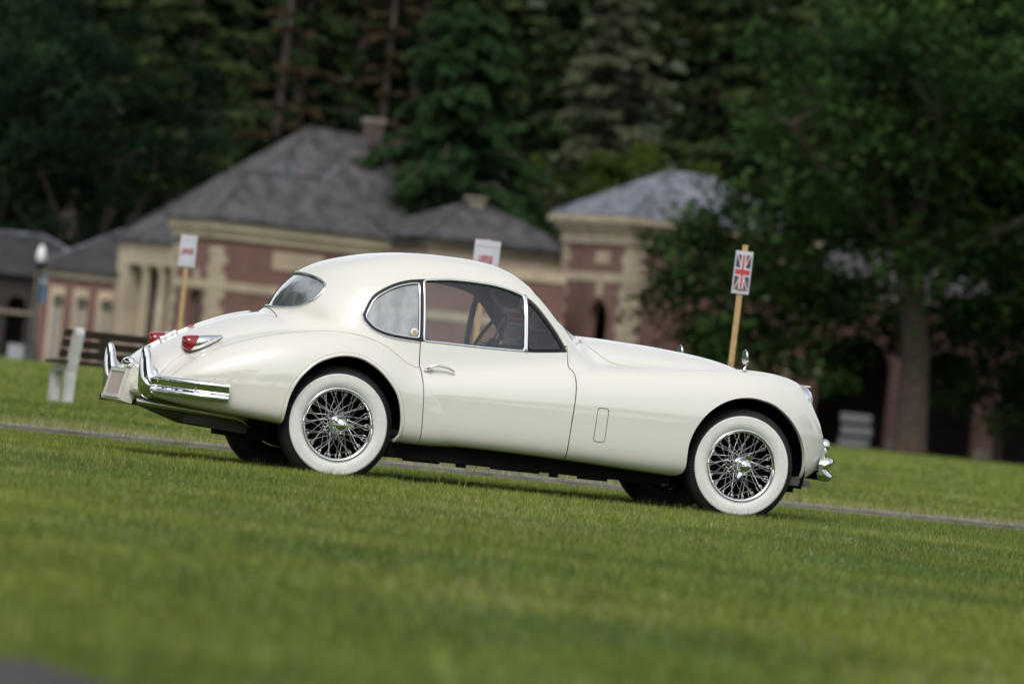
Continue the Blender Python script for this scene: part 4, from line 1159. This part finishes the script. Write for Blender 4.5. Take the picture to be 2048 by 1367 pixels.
def conifer(name, h, rb, c0, c1, seed, start=.06, dens=1.0, droop=.35, gap=0., bark=BARKP):
    """spruce / pine: whorls of drooping fronds of needle sprays"""
    r = np.random.default_rng(seed)
    C = []; D = []; T = []
    mb = MB(); lean = r.normal(size=2)*.012*h
    axis = lambda z: np.array([lean[0]*(z/h)**2, lean[1]*(z/h)**2, z])
    mb.tube([axis(z) for z in np.linspace(0, h*.97, 10)], [max(.015*h*(1-z/h*.95), .03) for z in np.linspace(0, h*.97, 10)], 8)
    z = h*start
    while z < h*.985:
        q = (z/h - start)/(1-start)
        R = rb*(1-q)**.85*(.75+.5*r.random()) + .12
        for b in range(int(5 + 3*r.random())):
            if r.random() < gap: continue
            an = r.random()*2*pi; L = R*(.7+.45*r.random()); d0 = np.array([cos(an), sin(an), 0])
            P = axis(z)
            m_ = int((9 + 22*L)*dens)
            t = r.random(m_)**.7
            side = np.array([-sin(an), cos(an), 0])
            pos = P + d0*(L*t)[:, None] + np.array([0, 0, 1])*((.18*t - droop*t*t)*L + .1*r.normal(size=m_)*L*.25)[:, None] + side*((r.random(m_)-.5)*.55*L*(1-.55*t))[:, None]
            C.append(pos); D.append(d0*.8 + side*((r.random(m_)-.5)*1.4)[:, None] + np.array([0, 0, -.35]) + .35*r.normal(size=(m_, 3)))
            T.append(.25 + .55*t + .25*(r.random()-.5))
            if L > .6: mb.tube([P, P + d0*L*.55 + np.array([0, 0, .04*L]), P + d0*L*.95 + np.array([0, 0, (.18-droop)*L*.9])], [.012*L+.012, .008*L+.008, .006], 4, caps=False)
        z += h*.016*(.8 + .8*r.random())*(1 + .8*(1-q))
    C, D, T = np.vstack(C), np.vstack(D), np.concatenate(T)
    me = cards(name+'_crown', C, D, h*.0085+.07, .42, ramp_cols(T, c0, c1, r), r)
    return mb.mesh(name+'_trunk'), me, bark
def broadleaf(name, h, rad, c0, c1, seed, clusters=70, per=190, leaf=.11, base=.28, trunk=.28, squash=.75, bark=BARK, droop=0.):
    r = np.random.default_rng(seed)
    mb = MB(); C = []; D = []; T = []
    top = h*(base + .12)
    tp = [np.array([0, 0, 0]), np.array([r.normal()*.1, r.normal()*.1, top*.5]), np.array([r.normal()*.2, r.normal()*.2, top])]
    mb.tube([(0, 0, -.1), (0, 0, .15)] + tp[1:], [trunk*1.5, trunk*1.1, trunk*.9, trunk*.75], 10)
    cen = np.array([0, 0, h*(base+1)/2]); hz = h*(1-base)/2
    limbs = []
    for i in range(9):
        an = 2*pi*i/9 + r.random(); el = .35 + .9*r.random()
        d = np.array([cos(an)*cos(el), sin(an)*cos(el), sin(el)]); L = min(rad, hz)*(.7+.4*r.random())
        e = tp[2] + d*L; mid = tp[2] + d*L*.5 + np.array([0, 0, -.06*L])
        mb.tube([tp[2]-np.array([0, 0, .3]), mid, e], [trunk*.32, trunk*.18, trunk*.08], 6); limbs.append(e)
    for i in range(clusters):
        u = r.normal(size=3); u /= np.linalg.norm(u); rr = r.random()**.38
        c = cen + u*rr*np.array([rad, rad, hz])*np.array([1, 1, 1.])*(.8+.3*r.random())
        c[2] = max(c[2], h*base*.9 - droop*rr*rad*abs(u[2] < .2))
        e = limbs[int(np.argmin([np.linalg.norm(c-q) for q in limbs]))]
        if np.linalg.norm(c-e) < .38*rad: mb.tube([e, (e+c)/2 + r.normal(size=3)*.12, c], [trunk*.12, trunk*.07, .012], 4, caps=False)
        cr = rad*(.16+.14*r.random()); m_ = int(per*(.6+.8*r.random()))
        v = r.normal(size=(m_, 3)); v /= np.linalg.norm(v, axis=1, keepdims=True); k = r.random(m_)**.5
        pos = c + v*(k*cr)[:, None]*np.array([1.15, 1.15, squash]); pos[:, 2] -= droop*.4*k*cr*r.random(m_)
        C.append(pos); D.append(r.normal(size=(m_, 3))*np.array([1, 1, .5]) + np.array([0, 0, -.3]))
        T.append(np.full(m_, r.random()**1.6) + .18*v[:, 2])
    C, D, T = np.vstack(C), np.vstack(D), np.concatenate(T)
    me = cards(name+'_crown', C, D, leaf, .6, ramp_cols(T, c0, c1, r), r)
    return mb.mesh(name+'_trunk'), me, bark

PROTO = {
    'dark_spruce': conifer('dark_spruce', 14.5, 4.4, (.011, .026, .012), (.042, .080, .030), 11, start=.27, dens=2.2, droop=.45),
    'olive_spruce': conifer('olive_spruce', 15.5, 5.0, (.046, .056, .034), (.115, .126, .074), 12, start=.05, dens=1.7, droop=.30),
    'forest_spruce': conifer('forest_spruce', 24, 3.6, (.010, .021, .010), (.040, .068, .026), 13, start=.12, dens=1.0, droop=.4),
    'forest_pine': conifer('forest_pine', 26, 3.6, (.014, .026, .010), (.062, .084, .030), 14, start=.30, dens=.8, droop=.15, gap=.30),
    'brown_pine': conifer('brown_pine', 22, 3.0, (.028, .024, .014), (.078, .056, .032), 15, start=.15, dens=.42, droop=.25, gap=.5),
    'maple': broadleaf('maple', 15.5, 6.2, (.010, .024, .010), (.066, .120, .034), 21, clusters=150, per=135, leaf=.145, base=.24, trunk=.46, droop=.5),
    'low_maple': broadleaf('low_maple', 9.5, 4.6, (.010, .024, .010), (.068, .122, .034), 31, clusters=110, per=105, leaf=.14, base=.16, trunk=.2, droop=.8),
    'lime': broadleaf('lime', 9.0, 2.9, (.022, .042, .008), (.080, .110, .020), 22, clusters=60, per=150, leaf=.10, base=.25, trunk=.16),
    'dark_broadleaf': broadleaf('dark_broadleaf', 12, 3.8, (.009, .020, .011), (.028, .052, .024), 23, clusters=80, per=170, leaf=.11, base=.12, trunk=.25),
}
def tree(kind, x, y, s=1., rz=None, label='', group=None, nm=None, z=0, sz=None):
    tm, cm, bk = PROTO[kind]
    t = empty(nm or kind, (x, y, z), random.random()*6.28 if rz is None else rz); t.scale = (s, s, sz or s)
    put('trunk', tm, bk, t); put('crown', cm, LEAFM, t)
    tag(t, label, 'tree', group)
    return t
# named trees near the buildings
tree('dark_spruce', -2.35, 180.6, 1.0, .6, 'dark green spruce with drooping boughs rising between the two slate roofs', nm='spruce_tree')
tree('olive_spruce', 2.75, 196, 1.0, 2.2, 'pale olive spruce with a pointed top behind the tall corner pavilion', nm='spruce_tree')
tree('lime', 4.3, 187, 1.05, 1.0, 'bright yellow green leafy tree touching the pale metal roof', nm='leafy_tree')
tree('lime', 1.0, 200, 1.0, 3.0, 'yellow green leafy tree half hidden behind the olive spruce', nm='leafy_tree')
tree('maple', 11.5, 161, 1.0, .9, 'broad dark leafy tree with thick trunk hiding the arcade', nm='leafy_tree')
tree('maple', 17.6, 163, 1.08, 3.4, 'broad dark leafy tree farther along the arcade from the corner pavilion', nm='leafy_tree')
tree('low_maple', 7.5, 164.5, .94, 5.1, 'leafy tree with boughs hanging across the corner pavilion wall', nm='leafy_tree', sz=.78)
tree('low_maple', 14.4, 166, .72, 2.0, 'low spreading leafy tree between the two thick trunks', nm='leafy_tree')
tree('low_maple', 20.5, 168, .85, 4.0, 'low spreading leafy tree at the far end of the arcade', nm='leafy_tree')
tree('dark_broadleaf', -14.6, 192, 1.05, .4, 'dense dark round tree behind the loggia roof', nm='leafy_tree')
tree('dark_broadleaf', -18.5, 194, 1.15, 2.4, 'dense dark round tree beyond the loggia, farther from the columns', nm='leafy_tree')
tree('brown_pine', -9.6, 213, .95, 1.3, 'half dead pine with rust brown boughs above the hall roof', nm='pine_tree')
tree('brown_pine', -5.9, 220, .9, 4.0, 'thin brownish pine behind the chimney', nm='pine_tree')
tree('forest_pine', -12.6, 205, .85, .2, 'tall pine with bare pinkish trunk beside the hall roof', nm='pine_tree')
# the wood on the slope behind
k = 0
for row, (yy, st) in enumerate(((222, 3.9), (234, 3.7), (247, 3.6), (262, 3.6))):
    x = -46 - row*2 + random.random()*2
    while x < 48 + row*2:
        kd = random.choice(['forest_spruce', 'forest_pine', 'forest_spruce', 'forest_pine', 'forest_pine'])
        tree(kd, x + random.uniform(-.9, .9), yy + random.uniform(-3, 3), random.uniform(.85, 1.15), None, *(('dark dense spruce standing in the wood behind the buildings', 'forest spruces behind the buildings', 'forest_spruce') if kd == 'forest_spruce' else ('tall thin pine with bare lower trunk in the wood behind the buildings', 'forest pines behind the buildings', 'forest_pine')), z=(yy-205)*.12)
        x += st*random.uniform(.8, 1.25)
# the park on the near side of the lawn (seen in the paint and chrome)
ring = [(x, -34) for x in np.arange(-60, 61, 9.5)] + [(-34, y) for y in np.arange(-26, 75, 9)] + [(56, y) for y in np.arange(-20, 130, 14)]
for i, (x, y_) in enumerate(ring):
    tree(['maple', 'dark_broadleaf', 'maple'][i % 3], x + random.uniform(-3, 3), y_ + random.uniform(-5, 5), random.uniform(1.05, 1.3)*(1.55 if x < 16 else 1), None, 'tall leafy park tree bordering the open lawn, facing the buildings', 'park trees round the lawn', 'park_tree')
# wooded slope
vs = []; fs = []
xs_ = np.linspace(-260, 260, 27); ys_ = [196, 222, 262, 330, 420, 560]; hz_ = [-.05, 2.0, 7.0, 30, 62, 80]
for j, y_ in enumerate(ys_):
    for x_ in xs_: vs.append((x_, y_, hz_[j] + (random.uniform(-1, 1)*j*1.2 if j > 1 else 0)))
n_ = len(xs_)
for j in range(len(ys_)-1):
    for i in range(n_-1): fs.append((j*n_+i, j*n_+i+1, (j+1)*n_+i+1, (j+1)*n_+i))
tag(MB().add(vs, fs, True).build('hillside', mat('forest_floor', (.028, .042, .018), rough=1, var=.5, vscale=.4)), kind='structure')
# ---------------------------------------------------------------- bench, lamp, signs, small things
WPAINT = mat('white_painted_concrete', (.60, .60, .59), rough=.6, var=.2, vscale=7)
BROWN = mat('brown_slats', (.034, .021, .018), rough=.6, var=.35, vscale=9)
bench = empty('park_bench', (-4.72, 60.6, 0), radians(28))
tag(bench, 'park bench with white concrete ends and dark brown slats on the lawn behind the car', 'bench')
for x_ in (.05, 1.75):
    e_ = MB().prism([(-.02, 0), (-.11, 0), (-.135, .35), (-.24, .76), (-.225, .81), (-.18, .825), (-.14, .79), (-.03, .42)], x_-.045, x_+.045, 'x').build('end_frame', WPAINT, bench)
    MB().prism([(.36, 0), (.24, 0), (.24, .34), (-.06, .36), (-.06, .43), (.30, .41), (.36, .36)], x_-.045, x_+.045, 'x').build('seat_support', WPAINT, e_)
for y_, z_ in ((.33, .43), (.22, .435), (.11, .44), (0, .445)): MB().box((-.08, y_-.085, z_), (1.95, y_, z_+.035)).build('slat', BROWN, bench)
for y_, z_ in ((-.03, .50), (-.07, .61), (-.11, .72)): MB().prism([(y_, z_), (y_+.03, z_+.006), (y_+.008, z_+.088), (y_-.022, z_+.082)], -.08, 1.95, 'x').build('slat', BROWN, bench)

lamp = empty('street_lamp', (-14.3, 170.5, 0), 0)
tag(lamp, 'black street lamp with white acorn globe and blue banner beside the loggia', 'street lamp')
IRON = mat('black_iron', (.012, .014, .016), rough=.5)
MB().lathe([(.20, 0), (.20, .12), (.13, .2), (.12, .55), (.07, .65), (.055, 1.5), (.05, 2.75), (.09, 2.8), (.15, 2.92), (.15, 3.0)], 16, 'z').build('post', IRON, lamp)
MB().lathe([(.09, 3.0), (.12, 3.05), (.135, 3.16), (.125, 3.30), (.085, 3.40), (.045, 3.46), (.03, 3.50), (0, 3.52)], 20, 'z').build('globe', mat('opal_glass', (.80, .80, .80), rough=.3), lamp)
bn = MB().box((-.02, -.03, 1.78), (.27, -.015, 2.62)).build('banner', mat('banner_blue', (.05, .10, .19), rough=.7, var=.3, vscale=3), lamp)
MB().box((-.02, -.032, 2.35), (.27, -.0305, 2.5)).build('banner_stripe', mat('banner_stripe', (.22, .23, .20), rough=.7), bn)
MB().box((-.05, -.02, 2.62), (.28, .0, 2.65)).build('banner_arm', IRON, lamp)

SHEET = mat('sign_sheet', (.58, .59, .66), rough=.45, var=.06)
STAKE = mat('pine_stake', (.50, .33, .15), rough=.7, var=.25, vscale=14)
INK = mat('red_ink', (.42, .03, .035), rough=.6)
def placard(name, loc, w_, h_, zt, zb_, label, rz=0, tilt=0., top=.02):
    s = empty(name, loc, rz); s.rotation_euler = (0, radians(tilt), rz); tag(s, label, 'sign')
    MB().box((-.022, 0, -.15), (.022, .02, zt+top)).build('stake', STAKE, s)
    sh = MB(); n = 8
    for i in range(n):      # a slightly bowed card
        u0, u1 = -w_/2 + w_*i/n, -w_/2 + w_*(i+1)/n
        b = lambda u: -.008 - .010*(u/(w_/2))**2
        sh.add([(u0, b(u0), zb_), (u1, b(u1), zb_), (u1, b(u1), zt), (u0, b(u0), zt), (u0, b(u0)+.004, zb_), (u1, b(u1)+.004, zb_), (u1, b(u1)+.004, zt), (u0, b(u0)+.004, zt)],
               [(0,1,2,3), (7,6,5,4), (3,2,6,7), (1,0,4,5)])
    return s, sh.build('card', SHEET, s)
def letters(parent, txt, size, x, z, y=-.022, m=INK, bold=.002, sx=1.):
    me = text_mesh(txt, size, .0008, bold); me.transform(Matrix.Translation((x, y, z)) @ Matrix.Rotation(pi/2, 4, 'X') @ Matrix.Diagonal((sx, 1, 1, 1)))
    return put('lettering', me, m, parent)
s1, c1 = placard('placard', (-3.50, 60, 0), .175, .33, 1.915, 1.585, 'white placard on a wooden stake before the brick pavilion, small red letters', tilt=0, top=-.02)
letters(c1, 'JAG', .075, .0, 1.75)
MB().box((-.07, -.021, 1.872), (.07, -.020, 1.875)).build('rule', mat('pale_red_ink', (.5, .3, .33)), c1); MB().box((-.07, -.021, 1.62), (.07, -.020, 1.623)).build('rule', MATS['pale_red_ink'], c1)
s2, c2 = placard('placard', (-.34, 50, 0), .225, .34, 1.935, 1.58, 'white placard with red LOTUS lettering seen over the car roof', tilt=1.2, top=.012)
letters(c2, 'LOTUS', .088, -.005, 1.765, sx=.44, bold=.003)
MB().box((-.09, -.021, 1.885), (.09, -.020, 1.889)).build('rule', MATS['pale_red_ink'], c2)
s3, c3 = placard('flag_placard', (1.685, 44, 0), .135, .33, 1.905, 1.575, 'wooden stake with a Union flag card standing behind the bonnet', tilt=1.0, top=.05)
NAVY = mat('flag_navy', (.035, .035, .06), rough=.6); FW = mat('flag_white', (.62, .62, .68), rough=.6); FR = mat('flag_red', (.50, .05, .04), rough=.6)
fx, z0_, z1_ = .056, 1.608, 1.875; zc_ = (z0_+z1_)/2
MB().box((-fx, -.0205, z0_), (fx, -.0200, z1_)).build('flag_field', NAVY, c3)
def diag(wd, y, m, nm, half=False):
    for a, b in (((-fx, z0_), (fx, z1_)), ((-fx, z1_), (fx, z0_))):
        a, b = Vector((a[0], 0, a[1])), Vector((b[0], 0, b[1])); d = (b-a).normalized(); p = Vector((d.z, 0, -d.x))*wd
        q = [a+p, b+p, b-p, a-p]; q = [(min(max(v.x, -fx), fx), y, min(max(v.z, z0_), z1_)) for v in q]
        MB().add(q, [(0,1,2,3)]).build(nm, m, c3)
diag(.0125, -.0212, FW, 'flag_saltire'); diag(.0045, -.0219, FR, 'flag_saltire')
MB().box((-fx, -.0226, zc_-.033), (fx, -.0224, zc_+.033)).box((-.019, -.02255, z0_), (.019, -.0223, z1_)).build('flag_cross_white', FW, c3)
MB().box((-fx, -.0234, zc_-.021), (fx, -.0230, zc_+.021)).box((-.0085, -.02335, z0_), (.0085, -.0229, z1_)).build('flag_cross', FR, c3)

tag(MB().prism([(-.24, 0), (.24, 0), (.235, .44), (-.235, .44)], -.2, .2, 'y').box((-.25, -.21, .44), (.25, .21, .47)).build('white_box', mat('white_plastic', (.62, .63, .65), rough=.5)), 'white box with a lid standing at the lawn edge by the lamp', 'box').location = (-14.85, 171.6, 0)
# flowering pot by the wing doors
pot = empty('flower_pot', (-12.3, 172.5, 0)); tag(pot, 'potted shrub with red flowers in front of the wing doors', 'potted plant')
MB().lathe([(0, 0), (.14, 0), (.2, .32), (.21, .36), (.17, .36), (.15, .3), (0, .3)], 14, 'z').build('pot', STONED, pot)
r_ = np.random.default_rng(5); n_ = 900; v_ = r_.normal(size=(n_, 3)); v_ /= np.linalg.norm(v_, axis=1, keepdims=True)
put('foliage', cards('pot_foliage', v_*(r_.random(n_)**.4)[:, None]*np.array([.22, .22, .38]) + np.array([0, 0, .72]), r_.normal(size=(n_, 3)), .05, .6, np.where((r_.random(n_) < .16)[:, None], np.array([[.25, .03, .02]]), ramp_cols(r_.random(n_), (.02, .05, .012), (.07, .12, .025), r_)), r_), LEAFM, pot)

# notice card behind the windscreen, sticker in the quarter light
note = empty('notice_card', (0, 0, 0)); note.matrix_world = car.matrix_world.copy()
bpy.context.view_layer.update()
CM = Matrix.Translation((-1.20827, 34.85249, 0)) @ Matrix.Rotation(radians(17.79097), 4, 'Z')
note.matrix_world = CM @ Matrix.Translation((1.415, .30, 1.035)) @ Matrix.Rotation(radians(14), 4, 'Z') @ Matrix.Rotation(radians(-10), 4, 'X')
tag(note, 'white notice card with red heading propped on the dashboard behind the windscreen', 'notice')
MB().box((-.13, 0, -.105), (.13, .003, .125)).build('card', mat('notice_paper', (.62, .55, .55), rough=.6), note)
for z_, h_, x0_, x1_ in ((.085, .030, -.10, .11), (.048, .020, -.11, .115), (-.085, .018, -.02, .11)): MB().box((x0_, -.0015, z_-h_/2), (x1_, -.0005, z_+h_/2)).build('heading_block', INK, note)
for k in range(7): MB().box((-.10, -.0015, .015-.012*k), (.06+.01*(k % 3), -.0005, .019-.012*k)).build('text_line', mat('grey_ink', (.18, .15, .15)), note)
sq = side_y([(.447, .935)], -.004)[0]
st_ = empty('round_sticker', (0, 0, 0)); st_.matrix_world = CM @ Matrix.Translation(sq) @ Matrix.Rotation(radians(-12), 4, 'X')
tag(st_, 'round white club sticker with yellow shield inside the quarter window', 'sticker')
MB().lathe([(0, 0), (.028, 0), (.028, .001), (0, .001)], 20, 'y').build('disc', mat('sticker_white', (.7, .7, .66), rough=.4), st_)
MB().prism([(-.012, .012), (.012, .012), (.011, -.004), (0, -.016), (-.011, -.004)], -.002, -.001, 'y').build('shield', mat('sticker_shield', (.42, .33, .14), rough=.5), st_)
